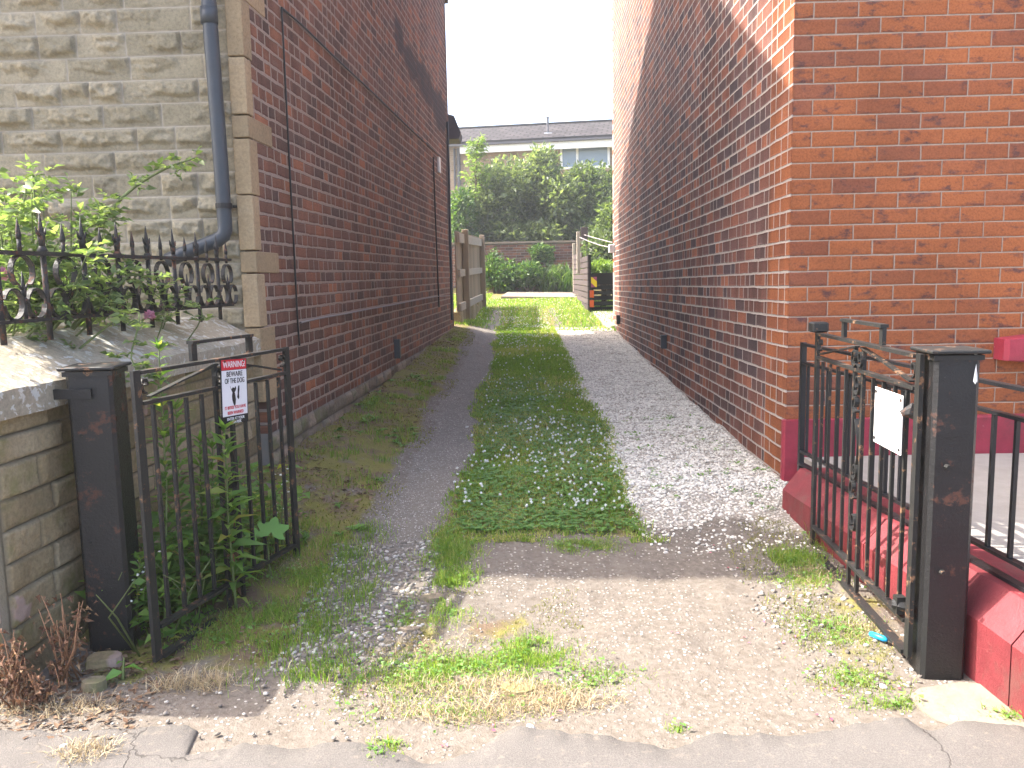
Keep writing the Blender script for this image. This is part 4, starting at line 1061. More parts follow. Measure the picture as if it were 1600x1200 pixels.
g0 = fhp(722, 229) + HN * .42; mb = MB(); mb.bar(Vector((g0.x, g0.y, zeave - .33)), Vector((g0.x, g0.y, zeave - .33)) + HE * 13, .06, .27); mb.out('fascia', M['white'], fh)
d0 = fhp(717, 240) + HN * .07; mb = MB(); mb.tube([Vector((d0.x, d0.y, zeave - .2)), Vector((d0.x, d0.y, 1))], .07, 8); mb.tube([Vector((d0.x, d0.y, zeave - .2)) + HE * -.18, Vector((d0.x, d0.y, 1)) + HE * -.18], .04, 8); mb.out('downpipe', M['slate'], fh)
M['glass'] = (lambda t: t.done(t.pbr((.16, .22, .28), .08, spec=.6)))(NT('window_glass'))
w0, w1_ = fhp(877, 226), fhp(951, 222); wz0 = fhp(910, 262).z; wz1 = fhp(910, 227).z; wu = (w1_ - w0).dot(HE); wo = Vector((w0.x, w0.y, 0)) + HN * .05
mb = MB()
for u in (0, wu * .34, wu): mb.bar(wo + HE * u + ZV * wz0, wo + HE * u + ZV * wz1, .09, .07, HN)
for z in (wz0, wz1): mb.bar(wo + HE * (-.045) + ZV * z + HN * .004, wo + HE * (wu + .045) + ZV * z + HN * .004, .07, .09, ZV)
win = mb.out('window', M['white'], fh)
mb = MB(); mb.bar(wo + HE * .03 + ZV * ((wz0 + wz1) / 2) - HN * .03, wo + HE * (wu - .03) + ZV * ((wz0 + wz1) / 2) - HN * .03, .02, wz1 - wz0 - .06, ZV); mb.out('pane', M['glass'], win)
mb = MB(); mb.bar(wo + HE * -.1 + ZV * (wz1 + .2) - HN * .02, wo + HE * (wu + .1) + ZV * (wz1 + .2) - HN * .02, .04, .32, ZV); mb.out('window_panel', M['white'], fh)
dsh = fhp(953, 226) + HN * .3; mb = MB(); mb.tube([dsh, dsh - HN * .03 + ZV * .01], .18, 16); mb.out('satellite_dish', M['white'], fh)

# ------------------------------------------------------------------ BUSHES
def bush(name, label, lumps, n, size, mat, stems=8, group=None, cat_='bush', sprays=0):
    c = np.array([l[0] for l in lumps]); zb_ = min(l[0][2] - l[1][2] for l in lumps)
    x0 = float(c[:, 0].mean()); y0 = float(c[:, 1].mean()); zg = min(zb_, gzs(x0, y0))
    t = thing(name, label, cat_, (x0, y0, zg), group)
    vol = np.array([l[1][0] * l[1][1] * l[1][2] for l in lumps]) ** .7; cnt = (n * vol / vol.sum()).astype(int)
    Ps, Ds = [], []
    for (cc, rr_), k in zip(lumps, cnt):
        d = unit(rng.normal(0, 1, (k, 3))); r = rng.random(k) ** .38
        clump = .50 + .92 * fbm(d[:, 0] * 3.2 + cc[0] * 3 + 9, d[:, 1] * 3.2 + d[:, 2] * 3.7 + 9, 5, 4)
        p = np.array(cc) + d * np.array(rr_) * (r * clump)[:, None]; Ps.append(p); Ds.append(d * .8 + rng.normal(0, .7, (k, 3)) + np.array([0, 0, .15]))
    P = np.concatenate(Ps); D = np.concatenate(Ds); L = size * rng.uniform(.6, 1.35, len(P))
    V, F, R = leaves(P, D, L, L * .5, roll=.9); link('foliage', V, F, mat, t, attrs={'rnd': R})
    mb = MB(); r_ = random.Random(len(P))
    for k in range(stems):
        cc, rr_ = lumps[r_.randrange(len(lumps))]; e = Vector(cc) + Vector((r_.uniform(-.6, .6) * rr_[0], r_.uniform(-.6, .6) * rr_[1], r_.uniform(0, .7) * rr_[2]))
        b = Vector((x0 + (e.x - x0) * .35, y0 + (e.y - y0) * .35, gzs(x0, y0) - .05)); m = (b + e) / 2 + Vector((r_.uniform(-.2, .2), r_.uniform(-.2, .2), .1))
        mb.tube([b, (b + m) / 2 + Vector((.03, 0, .03)), m, (m + e) / 2, e], [.045, .036, .028, .018, .006], 6)
    mb.out('stem', M['bark'], t, smooth=True)
    return t


def lump(px, py, Y, rx, rz, ry=None):
    p = W(px, py, Y); s = Y / FPX; return ((p.x, p.y, p.z), (rx * s, (ry if ry else rx * s), rz * s))


GB = 'bushes behind the retaining wall'
bush('bush', 'broad grey-green bush spilling over the brick wall beside the timber fence', [lump(768, 334, 26.0, 46, 62, 1.1), lump(797, 308, 26.2, 44, 56, 1.1), lump(740, 370, 25.6, 32, 40, .9), lump(790, 372, 25.5, 50, 26, .8)], 15000, .16, M['hedge'], 12, GB)
bush('bush', 'tallest bush with upright crown before the far house window', [lump(850, 312, 26.6, 34, 66, 1.1), lump(846, 266, 26.6, 24, 34, .8), lump(872, 325, 26.0, 38, 50, 1.0), lump(850, 372, 25.5, 40, 24, .8), lump(822, 330, 26.4, 30, 44, .9)], 14500, .16, M['hedge'], 12, GB)
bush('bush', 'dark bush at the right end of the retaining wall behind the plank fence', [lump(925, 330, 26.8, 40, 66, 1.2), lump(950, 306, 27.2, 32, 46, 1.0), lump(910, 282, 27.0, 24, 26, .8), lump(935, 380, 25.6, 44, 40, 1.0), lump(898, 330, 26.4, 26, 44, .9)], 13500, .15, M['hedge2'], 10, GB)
bush('bush', 'low bush between the timber fence and the broad grey-green bush', [lump(722, 345, 24.9, 20, 50, .6), lump(735, 392, 24.8, 22, 26, .6)], 4200, .15, M['fern'], 5, GB)
# ash sapling: pinnate sprays
tr = thing('ash_sapling', 'pale yellow-green ash sapling rising above the grey-green bush', 'tree', (W(742, 300, 25.4).x, 25.4, 1.6))
mb = MB(); Ps, Ds = [], []
b0 = Vector((W(742, 300, 25.4).x, 25.4, 1.6)); mb.tube([b0, W(741, 330, 25.4), W(744, 270, 25.4), W(746, 218, 25.4)], [.05, .035, .022, .006], 7)
for k in range(60):
    f = rng.random() ** .8; o = lerp(W(741, 310, 25.4), W(746, 220, 25.4), f); a = rng.uniform(0, 6.28); ln = (.62 - .40 * f) * rng.uniform(.7, 1.1); e = o + Vector((math.cos(a) * ln, math.sin(a) * ln, ln * rng.uniform(.2, 1.1)))
    mb.tube([o, lerp(o, e, .5) + ZV * .05, e], [.012, .008, .003], 5)
    dd = (e - o).normalized(); sd = dd.cross(ZV).normalized()
    for j in range(13):
        q = lerp(o, e, .2 + .8 * j / 12) ; s_ = 1 if j % 2 else -1
        Ps.append(q); Ds.append(dd * .5 + sd * s_ * .9 + Vector((rng.normal(0, .35), rng.normal(0, .35), rng.normal(-.2, .4))))
mb.out('trunk', M['bark'], tr, smooth=True); V, F, R = leaves(np.array([p[:] for p in Ps]), np.array([p[:] for p in Ds]), .17, .06); link('foliage', V, F, M['ash'], tr, attrs={'rnd': R})

# border plants in front of the retaining wall
def clump_strap(name, label, px, py, Y, n, h, mat, spread=.25, group=None, w=.02):
    p = W(px, py, Y); b = np.array([p.x, p.y, gzs(p.x, p.y)]); t = thing(name, label, 'plant', b, group)
    k = n; a = rng.uniform(0, 6.28, k); o = np.stack([np.cos(a), np.sin(a), 0 * a], 1) * (rng.random(k) * spread)[:, None]
    H = h * rng.uniform(.6, 1.2, k); V, F, R = blades(b + o, H, w, .75); link('blades', V, F, mat, t, attrs={'rnd': R}); return t
BG = 'border plants along the brick retaining wall'
clump_strap('strappy_plant', 'arching strap-leaved plant beside the plank fence end', 886, 448, 23.6, 260, .80, M['fern'], .35, BG, .04)
clump_strap('strappy_plant', 'arching strap-leaved clump in the middle of the border', 860, 447, 23.7, 240, .75, M['fern'], .35, BG, .04)
bush('border_bush', 'bright leafy border plant at the left of the retaining wall', [lump(790, 432, 23.7, 24, 24, .5), lump(770, 425, 23.9, 20, 30, .5)], 2600, .12, M['fern'], 4, BG, 'plant')
bush('border_bush', 'leafy border plant below the middle of the retaining wall', [lump(825, 432, 23.7, 26, 20, .5)], 2200, .12, M['fern'], 4, BG, 'plant')
bush('border_bush', 'small leafy border plant between the two strap-leaved clumps', [lump(872, 436, 23.8, 20, 20, .4)], 1500, .11, M['hedge2'], 4, BG, 'plant')
bush('ivy_clump', 'bright ivy hanging over the top of the retaining wall', [lump(846, 392, 24.05, 20, 9, .2), lump(856, 402, 24.0, 9, 15, .15), lump(838, 408, 24.05, 7, 10, .12)], 900, .11, M['fern'], 3, None, 'plant')
bush('flowering_shrub', 'pale flowering shrub showing above the slatted gate', [lump(940, 418, 18.2, 22, 11, .5)], 1600, .07, M['ash'], 4, None, 'shrub')
bush('dark_bush', 'very dark bush behind the slatted gate and lines', [lump(940, 395, 21.0, 30, 36, .6), lump(960, 360, 21.5, 30, 50, .7)], 3800, .13, M['hedge2'], 5, None, 'bush')  # bush in the dark hedge leaf colour

# ------------------------------------------------------------------ ROSE BUSH behind the railing
rb = thing('rose_bush', 'sunlit rambling rose bush growing through the spiked iron railing', 'bush', (-2.5, 3.3, .3))
mb = MB(); Ps, Ds = [], []
r_ = random.Random(5)
canes = []
def cane(pts, r0=.010):
    pts = [Vector(p) for p in pts]; P2 = []
    for i in range(len(pts) - 1):
        for k in range(6):
            f = k / 6; p0, p1, p2, p3 = pts[max(i - 1, 0)], pts[i], pts[i + 1], pts[min(i + 2, len(pts) - 1)]
            P2.append(.5 * ((2 * p1) + (p2 - p0) * f + (2 * p0 - 5 * p1 + 4 * p2 - p3) * f * f + (3 * p1 - p0 - 3 * p2 + p3) * f ** 3))
    P2.append(pts[-1]); n = len(P2); mb.tube(P2, [r0 * (1 - .75 * i / n) for i in range(n)], 6); canes.append(P2); return P2
cane([(-2.75, 3.1, .3), W(60, 470, 3.35), W(120, 400, 3.5), W(190, 310, 3.7), W(250, 268, 3.8), W(304, 247, 3.85)], .013)
cane([(-2.7, 3.2, .3), W(40, 420, 3.3), W(55, 340, 3.4), W(50, 275, 3.45)], .011)
cane([(-2.8, 3.2, .3), W(90, 420, 3.4), W(130, 360, 3.5), W(180, 345, 3.6)])
cane([(-2.6, 3.0, .3), W(150, 480, 3.4), W(205, 430, 3.5), W(235, 440, 3.5)])
cane([(-2.5, 2.9, .3), W(180, 500, 3.2), W(205, 560, 3.05), W(218, 590, 3.0)], .006)
for k in range(46):
    x, y = r_.uniform(-60, 150), r_.uniform(2.95, 3.75); tx, ty = x + r_.uniform(-40, 70), r_.uniform(265, 480)
    cane([(-2.6 + r_.uniform(-.4, .4), 3.1 + r_.uniform(-.2, .4), .3), W(x, 500, y), W((x + tx) / 2, (480 + ty) / 2 + 10, y), W(tx, ty, y)], .006)
for k in range(8):
    x, y = r_.uniform(140, 330), r_.uniform(3.7, 4.3); tx, ty = x + r_.uniform(-30, 40), r_.uniform(430, 490)
    cane([(-2.1 + r_.uniform(-.3, .2), y, .4), W(x, 510, y), W(tx, ty, y)], .005)
for P2 in canes:
    n = len(P2)
    for i in range(int(n * .28), n):
        for rep in range(2):
            o = P2[i] + Vector((r_.uniform(-.02, .02),) * 3); dirv = Vector((r_.uniform(-1, 1), r_.uniform(-1, 1), r_.uniform(-.5, .8))).normalized(); pet = r_.uniform(.03, .10)
            side = dirv.cross(ZV).normalized()
            for j in range(5):
                q = o + dirv * (pet * (.5 + .5 * ((j // 2) / 2))); s_ = (1 if j % 2 else -1)
                if j == 4: Ps.append(q); Ds.append(dirv)
                else: Ps.append(q); Ds.append(dirv * .5 + side * s_ + Vector((0, 0, .1)))
mb.out('canes', M['stem'], rb, smooth=True)
Ps = np.array([p[:] for p in Ps]); Ds = np.array([p[:] for p in Ds]); L = rng.uniform(.025, .055, len(Ps))
V, F, R = leaves(Ps, Ds, L, L * .58, roll=.5); link('foliage', V, F, M['rose'], rb, attrs={'rnd': R})
for (x, y, Y_) in ((4, 429, 3.0), (48, 492, 3.1), (233, 494, 3.5)):
    p = np.array(W(x, y, Y_)); k = 26; d = unit(rng.normal(0, 1, (k, 3))); V, F, R = leaves(p + d * .004, d, .026, .024, curl=-.2); link('blossom', V, F, M['roseflower'], rb, attrs={'rnd': R})

# ------------------------------------------------------------------ WEEDS by the left gate
def stalk(name, label, pts, nl, ll, mat, stem='stem', droop=.2, w=.29, group=None, r0=.006, tuft=True, flowers=0):
    pts = [Vector(p) for p in pts]; t = thing(name, label, 'weed', pts[0], group); mb = MB(); P2 = []
    for i in range(len(pts) - 1):
        for k in range(8): P2.append(lerp(pts[i], pts[i + 1], k / 8))
    P2.append(pts[-1]); n = len(P2); mb.tube(P2, [r0 * (1 - .7 * i / n) for i in range(n)], 6); mb.out('stem', M[stem], t, smooth=True)
    Ps, Ds, Ls = [], [], []; a = random.random() * 6
    for j in range(nl):
        f = .08 + .92 * (j / nl) ** .85; o = lerp(P2[int(f * (n - 1))], P2[min(n - 1, int(f * (n - 1)) + 1)], random.random()); a += 2.4 + random.uniform(-.4, .4)
        Ps.append(o); Ds.append((math.cos(a), math.sin(a), random.uniform(.1, .9) - droop + .5 * f)); Ls.append(ll * (1.15 - .65 * f) * random.uniform(.7, 1.2))
    if tuft:
        for j in range(9): Ps.append(P2[-1]); Ds.append((random.uniform(-.7, .7), random.uniform(-.7, .7), random.uniform(.5, 1.2))); Ls.append(ll * .45)
    V, F, R = leaves(np.array([p[:] for p in Ps]), np.array(Ds, float), np.array(Ls), np.array(Ls) * w, roll=.3, curl=.25); link('leaves', V, F, M[mat], t, attrs={'rnd': R})
    if flowers:
        k = flowers; p = np.array([P2[-1 - (j % 6)][:] for j in range(k)]) + rng.normal(0, .03, (k, 3)); V, F, R = pebbles(p, np.full(k, .006)); tag(link('flowers', V, F, M['petal'], t, attrs={'rnd': R}), kind='stuff')
    return t


def bp(px, py, Y): p = W(px, py, Y); return Vector((p.x, p.y, gzs(p.x, p.y)))


def behind(px, py, extra=.10):   # a point just behind the left gate leaf
    return on_plane(px, py, gA - gn * extra, gn)


def st_(name, label, base, top, nl, ll, mat='willow', ex=.12, **kw):
    b = behind(*base, ex); b.z = gzs(b.x, b.y); e = behind(*top, ex); m = lerp(b, e, .5) + Vector((random.uniform(-.02, .02), random.uniform(-.03, .03), 0))
    return stalk(name, label, [b, m, e], nl, ll, mat, **kw)


WG = 'willowherb stalks behind the open gate'
st_('willowherb', 'tallest leafy willowherb in front of the dog warning sign corner', (366, 900), (351, 672), 95, .13, ex=-.03)
st_('willowherb', 'leafy willowherb reaching above the gate rail beside the square post', (255, 960), (248, 545), 100, .12, ex=.14)
st_('willowherb', 'willowherb stalk growing behind the gate bars below the brace', (285, 930), (275, 640), 70, .13, ex=.12)
st_('willowherb', 'willowherb stalk behind the middle bars of the gate', (315, 905), (312, 690), 64, .13, ex=.16)
st_('willowherb', 'shorter willowherb stalk behind the centre bars of the gate', (340, 890), (332, 700), 60, .12, ex=.10)
st_('willowherb', 'thin white-flowered weed behind the far stile of the gate', (440, 840), (447, 745), 26, .05, ex=.03, flowers=16)
st_('willowherb', 'short willowherb behind the far bars of the gate', (410, 850), (405, 760), 24, .06, ex=.14)
a = W(216, 1000, 2.86); stalk('willowherb', 'small willowherb with tiny white flowers at the foot of the left post', [(a.x, a.y, gzs(a.x, a.y)), W(214, 940, 2.84), W(218, 878, 2.82)], 46, .075, 'willow', flowers=8)
# low undergrowth behind the gate, many small leaves
k = 1300; s_ = .08 + .92 * rng.random(k); o_ = rng.uniform(.03, .38, k); P = np.array(gA)[None] + np.array(gd)[None] * (s_ * 1.15)[:, None] - np.array(gn)[None] * o_[:, None]
P[:, 2] = gz(P[:, 0], P[:, 1]) + rng.random(k) ** 1.6 * .34; D = rng.normal(0, 1, (k, 3)) * np.array([1, 1, .4]) + np.array([0, 0, .2]); L = rng.uniform(.03, .07, k)
V, F, R = leaves(P, D, L, L * .6, roll=.4); u = thing('bramble', 'low tangle of small bramble leaves between the gate foot and stone wall', 'bramble', (gA.x - .1, gA.y + .3, .05)); link('foliage', V, F, M['willow'], u, attrs={'rnd': R})
mb = MB()
for k in range(22):
    s = random.random() * 1.1; b = gA + gd * s - gn * random.uniform(.05, .35); b.z = gzs(b.x, b.y); mb.tube([b, b + Vector((random.uniform(-.08, .08), random.uniform(-.1, .1), .16)), b + Vector((random.uniform(-.15, .15), random.uniform(-.2, .2), .30))], [.004, .003, .0015], 5)
mb.out('stems', M['stem'], u, smooth=True)
# withered leaves on the gate stalks
st_('withered_stalk', 'brown withered stalk hanging behind the gate bars below the sign', (372, 880), (368, 790), 22, .07, 'dryleaf', ex=.02, stem='drystem', droop=.9, tuft=False)
a = W(205, 1000, 2.88); stalk('withered_stalk', 'curled brown withered stalk between the left post and the gate', [(a.x, a.y, gzs(a.x, a.y)), W(207, 960, 2.88), W(203, 935, 2.88)], 22, .06, 'dryleaf', stem='drystem', droop=.9)
def dry(px, py, Y, h, n, lab):
    b = bp(px, py, Y); t = thing('withered_weed', lab, 'weed', b); mb = MB(); Ps, Ds = [], []
    for k in range(11):
        e = b + Vector((random.gauss(0, .038), random.gauss(0, .035), h * random.uniform(.55, 1.1))); m = lerp(b, e, .5) + Vector((random.gauss(0, .02), random.gauss(0, .02), 0)); mb.tube([b + Vector((random.gauss(0, .03), random.gauss(0, .03), -.01)), m, e], [.0032, .0026, .0012], 5)
        for j in range(n): Ps.append(lerp(b, e, random.uniform(.25, 1.0)) + Vector((random.gauss(0, .02), random.gauss(0, .02), 0))); Ds.append((random.gauss(0, 1), random.gauss(0, 1), random.uniform(-1.2, .3)))
    mb.out('stems', M['drystem'], t, smooth=True); L = rng.uniform(.010, .028, len(Ps)); V, F, R = leaves(np.array([p[:] for p in Ps]), np.array(Ds, float), L, L * .6, fold=.6, curl=.6, roll=.9); link('leaves', V, F, M['dryleaf'], t, attrs={'rnd': R}); return t
dry(108, 1075, 2.56, .31, 17, 'upright brown withered weed against the sandstone wall by the left post')
dry(20, 1100, 2.44, .24, 22, 'bushy reddish withered weed at the corner of the sandstone wall')
dry(58, 1100, 2.42, .13, 14, 'short withered weed between the two taller brown weeds')
# sycamore seedling
def palmate(name, label, c, size, nrmv, upv, mat, catg='seedling'):
    t = thing(name, label, catg, (c.x, c.y, gzs(c.x, c.y))); z = nrmv.normalized(); x = upv.cross(z).normalized(); y = z.cross(x)
    def leaf(o, rot, s, mbb):
        pts = []; lob = [(-150, .25), (-128, .52), (-110, .78), (-98, .62), (-84, .55), (-62, .86), (-48, 1.0), (-38, .80), (-22, .66), (-10, .92), (0, 1.1), (10, .92), (22, .66), (38, .80), (48, 1.0), (62, .86), (84, .55), (98, .62), (110, .78), (128, .52), (150, .25)]
        for (a, r) in lob:
            aa = math.radians(a + rot); pts.append(o + (x * math.sin(aa) + y * math.cos(aa)) * (r * s) - z * (.10 * s * r * r))
        b = len(mbb.v); mbb.rv = random.random(); mbb.add([o + z * .004] + pts, [(0, i + 1, i + 2) for i in range(len(pts) - 1)])
    mb = MB(); leaf(c, 20, size, mb); leaf(c + x * (-size * .75) + z * -.01, -50, size * .62, mb); mb.out('leaves', M[mat], t)
    mb = MB(); g = Vector((c.x - .03, c.y + .05, gzs(c.x, c.y))); mb.tube([g, lerp(g, c, .6) + Vector((-.02, .02, .02)), c - z * .004], [.004, .003, .002], 5); mb.out('stem', M['stem'], t)
    return t
c = on_plane(424, 832, gA + gn * .05, gn); palmate('sycamore_seedling', 'sycamore seedling with one broad lobed leaf poking through the gate', c, .085, Vector((.25, -.55, .80)), ZV, 'maple')
p = G(192, 1062); c = Vector((p.x, p.y + .02, p.z + .07)); stalk('nettle_seedling', 'pale three-leaved seedling in the litter below the left post', [Vector((p.x, p.y, p.z)), c], 4, .075, 'maple', w=.55, droop=.7, tuft=False)

# ------------------------------------------------------------------ STUFF: grass, clover, moss, gravel
def inside(n, x0, x1, y0, y1, dens=None):
    x = rng.uniform(x0, x1, n); y = rng.uniform(y0, y1, n); return x, y


def drift(x, y): return x - .057 * (y - 4) * .25


# lawn strip: density falls with distance (blades get wider)
def strip_pts(n, y0, y1, e=0.0):
    y = y0 + (y1 - y0) * rng.random(n) ** 1.5; x = rng.uniform(-.40, .76, n); d = drift(x, y); w = (fbm(x * 3, y * 1.5, 40) - .5) * .22 + (fbm(x * 9, y * 9, 41) - .5) * .10
    ex_ = d + w; k = (ex_ > -.37 + e + .12 * rng.random(len(x)) ** 1.6) & (ex_ < .70 - e - .12 * rng.random(len(x)) ** 1.6) & (y > 3.68 + (fbm(x * 5, y * 2, 66) - .5) * .75 + .45 * rng.random(len(x)) ** 2.2); return x[k], y[k]
x, y = strip_pts(78000, 3.65, 14.5); dry_ = fbm(x * 1.6, y * 1.0, 90, 5); H = rng.uniform(.016, .042, len(x)) * (1 + .04 * (y - 4)); rnd = np.clip(rng.random(len(x)) * .70 + (dry_ - .45) * 1.1 + .30, 0, 1)
A = blades(xyz(x, y, -.003), H, .0035 + .0006 * y, 1.35, rnd)
x, y = inside(26000, -1.8, 2.6, 13.6, 23.5); trk = np.exp(-(((x - .75 - .02 * (y - 14)) / .2) ** 2)) + np.exp(-(((x + .30) / .18) ** 2)); kk = (rng.random(len(x)) > trk * .85 * (1 - sstep(17, 20, y))) & ~((y > 20.85) & (x > -.5)); x, y = x[kk], y[kk]
B = blades(xyz(x, y, -.003), rng.uniform(.03, .07, len(x)), .016, .7)
# left bank: sparse tufts
def tufts(n, per, x0, x1, y0, y1, h, w, rad=.04, lean=.6, seed=None, mask=None):
    tx, ty = inside(n, x0, x1, y0, y1)
    if mask is not None: kk = mask(tx, ty); tx, ty = tx[kk], ty[kk]
    m = rng.integers(int(per * .4), int(per * 1.4) + 1, len(tx)); x = np.repeat(tx, m) + rng.normal(0, rad, m.sum()); y = np.repeat(ty, m) + rng.normal(0, rad, m.sum()); hh = np.repeat(h * rng.uniform(.5, 1.3, len(tx)), m) * rng.uniform(.6, 1.1, m.sum())
    return blades(xyz(x, y, -.004), hh, w, lean)
Ct = tufts(260, 34, -1.45, -.72, 3.6, 13.3, .06, .004, mask=lambda x, y: (fbm(x * 2.5, y * 2, 70) > .47) & (x > OL + .06 * y + .12))
Ct2 = tufts(120, 44, -1.1, -.60, 2.55, 3.9, .05, .0032, mask=lambda x, y: fbm(x * 3, y * 3, 71) > .42)
def patch_blades(px, py, rx, ry, n, h, w=.0032, lean=.7, rnd=None):
    c = G(px, py); a = rng.uniform(0, 6.28, n); r = np.sqrt(rng.random(n)) * (1 + .6 * (rng.random(n) - .5)); x = c.x + np.cos(a) * r * rx; y = c.y + np.sin(a) * r * ry; return blades(xyz(x, y, -.003), h * rng.uniform(.45, 1.2, n), w, lean, None if rnd is None else rnd(n))
parts = [A, B, Ct, Ct2]
# density field for the patchy growth at the lane mouth: (px, py, rx, ry, weight, blade height)
FIELD = [(705, 860, .10, .22, 1.0, .05), (660, 960, .14, .09, .8, .034), (700, 905, .09, .06, .9, .055), (640, 1050, .22, .13, .75, .028), (760, 1040, .22, .10, .7, .030), (838, 1020, .10, .08, 1.0, .045), (905, 1060, .16, .07, .6, .022), (700, 1110, .26, .08, .35, .022), (910, 855, .13, .06, .8, .040), (600, 1172, .04, .05, .7, .03),
         (430, 965, .16, .10, .7, .045), (350, 1000, .18, .08, .55, .035), (480, 900, .18, .12, .5, .03), (540, 1000, .10, .25, .15, .02), (1240, 875, .10, .09, 1.0, .045), (1265, 905, .14, .10, .6, .028), (1300, 985, .12, .12, .65, .026), (1330, 1060, .12, .08, .5, .028), (1390, 1100, .10, .04, .6, .024), (1290, 850, .06, .08, .6, .05), (1580, 1120, .05, .03, .7, .03), (1060, 1140, .03, .02, .5, .02)]
FC = [(G(a, b), c, d, w, h) for (a, b, c, d, w, h) in FIELD]
def field(n, gain, seed, sub=1.0):
    xs_, ys_, hs_ = [], [], []
    for (c, rx, ry, w, h) in FC:
        m = int(n * w * (rx * ry / .02) ** .75); x = c.x + rng.normal(0, rx * .62, m); y = c.y + rng.normal(0, ry * .62, m)
        k = fbm(x * 11, y * 11, seed, 3) + .18 * fbm(x * 38, y * 38, seed + 1, 2) > gain; xs_.append(x[k]); ys_.append(y[k]); hs_.append(np.full(k.sum(), h))
    return np.concatenate(xs_), np.concatenate(ys_), np.concatenate(hs_)
x, y, h = field(3000, .50, 200); parts.append(blades(xyz(x, y, -.003), h * rng.uniform(.25, .95, len(x)), .0028, 1.1, np.clip(.35 + .65 * rng.random(len(x)) ** .8, 0, 1)))
x, y, h = field(330, .64, 230); parts.append(blades(xyz(x, y, -.003), h * rng.uniform(.8, 1.7, len(x)), .0032, .8, np.clip(.2 + .6 * rng.random(len(x)), 0, 1)))
# grass between front weeds
V, F, R = cat(parts); tag(link('grass', V, F, M['grass'], attrs={'rnd': R}), 'green grass on the lane strip, its banks and the sunny lawn beyond', 'grass', kind='stuff')

# clover leaves: three rounded leaflets
x, y = strip_pts(9500, 3.75, 9.0, .05); k = fbm(x * 1.7, y * 1.2, 91) + .12 * (1 - sstep(4.8, 5.8, y)) + rng.normal(0, .05, len(x)) > .52; x, y = x[k], y[k]; P = xyz(x, y, 0) + np.stack([0 * x, 0 * x, rng.uniform(.010, .032, len(x))], 1); a = rng.uniform(0, 6.28, len(x)); ps = []
for j in range(3):
    aa = a + j * 2.094; D = np.stack([np.cos(aa), np.sin(aa), rng.uniform(-.25, .15, len(x))], 1); L = rng.uniform(.012, .020, len(x)) * (1 + .05 * (y - 4)); ps.append(leaves(P, D, L, L * .95, fold=.1, curl=.05, roll=.15, rnd=rng.random(len(x))))
x, y, h = field(330, .50, 260); k = rng.random(len(x)) < .8; x, y = x[k], y[k]; n = len(x)
an = rng.uniform(0, 6.28, n); PP = xyz(x, y, 0) + np.stack([0 * x, 0 * x, rng.uniform(.002, .022, n)], 1); D = np.stack([np.cos(an), np.sin(an), rng.uniform(-.05, .6, n)], 1); L = rng.uniform(.008, .024, n)
ps.append(leaves(PP, D, L, L * rng.uniform(.4, .8, n), roll=.3, rnd=rng.uniform(.55, 1, n)))
x, y = inside(170, -1.45, -.72, 2.9, 9); k = fbm(x * 2.5, y * 2.5, 270) > .5; x, y = x[k], y[k]      # rosettes on the bank
for (xx, yy) in zip(x, y):
    n = 11; an = rng.uniform(0, 6.28, n); PP = np.tile(np.array([[xx, yy, gzs(xx, yy) + .004]]), (n, 1)); D = np.stack([np.cos(an), np.sin(an), rng.uniform(.1, .9, n)], 1); L = rng.uniform(.03, .085, n) * rng.uniform(.6, 1.1); ps.append(leaves(PP, D, L, L * .3, roll=.25, curl=.3, rnd=rng.uniform(.5, 1, n)))
x, y = inside(60, .72, 1.5, 3.9, 6.5)
for (xx, yy) in zip(x, y):
    n = 9; an = rng.uniform(0, 6.28, n); PP = np.tile(np.array([[xx, yy, gzs(xx, yy) + .004]]), (n, 1)) + rng.normal(0, .02, (n, 3)) * np.array([1, 1, .1]); D = np.stack([np.cos(an), np.sin(an), rng.uniform(.1, .9, n)], 1); L = rng.uniform(.01, .03, n); ps.append(leaves(PP, D, L, L * .5, roll=.25, rnd=rng.uniform(.5, 1, n)))
V, F, R = cat(ps); tag(link('clover', V, F, M['clover'], attrs={'rnd': R}), 'dark green clover and low leafy weeds over the lane strip', 'clover', kind='stuff')
# clover flower heads
def heads(n, y0, y1, pw):
    x = rng.uniform(-.36, .70, n); y = y0 + (y1 - y0) * rng.random(n) ** pw; k = (fbm(x * 2.6, y * 2.6, 120, 3) + rng.normal(0, .22, n)) > .52; d = drift(x, y); k &= (d > -.34 + .05 * np.sin(y * 5)) & (d < .64 + .04 * np.sin(y * 4)); return x[k], y[k]
x1, y1 = heads(680, 3.95, 6.1, 1.0); x2, y2 = heads(520, 6.0, 11.5, 1.0); x3, y3 = heads(900, 11.5, 16.0, 1.0); x4 = rng.uniform(-1, 1.6, 300); y4 = rng.uniform(15, 20.6, 300)
x = np.concatenate([x1, x2, x3, x4]); y = np.concatenate([y1, y2, y3, y4]); n = len(x); hh = rng.uniform(.035, .06, n); C = xyz(x, y, 0) + np.stack([0 * x, 0 * x, hh], 1); rad = rng.uniform(.006, .0098, n) * np.where(y > 10, 1.25, 1)
npet = 22; d = unit(rng.normal(0, 1, (n, npet, 3)) + np.array([0, 0, .35])); P = (C[:, None, :] + d * (rad * .25)[:, None, None]).reshape(-1, 3); rr_ = np.clip(d[..., 2] * .6 + .55 + rng.normal(0, .12, (n, npet)), 0, 1).ravel()
L = np.repeat(rad, npet); Vp, Fp, Rp = leaves(P, d.reshape(-1, 3), L, L * .62, fold=.2, curl=.0, roll=.5, rnd=rr_)
V, F, R = cat([(Vp, Fp, Rp), pebbles(C, rad * .62, 1.0, .1)]); tag(link('clover_flowers', V, F, M['petal'], attrs={'rnd': R}), 'white clover flower heads dotted over the grass strip', 'clover flowers', kind='stuff')

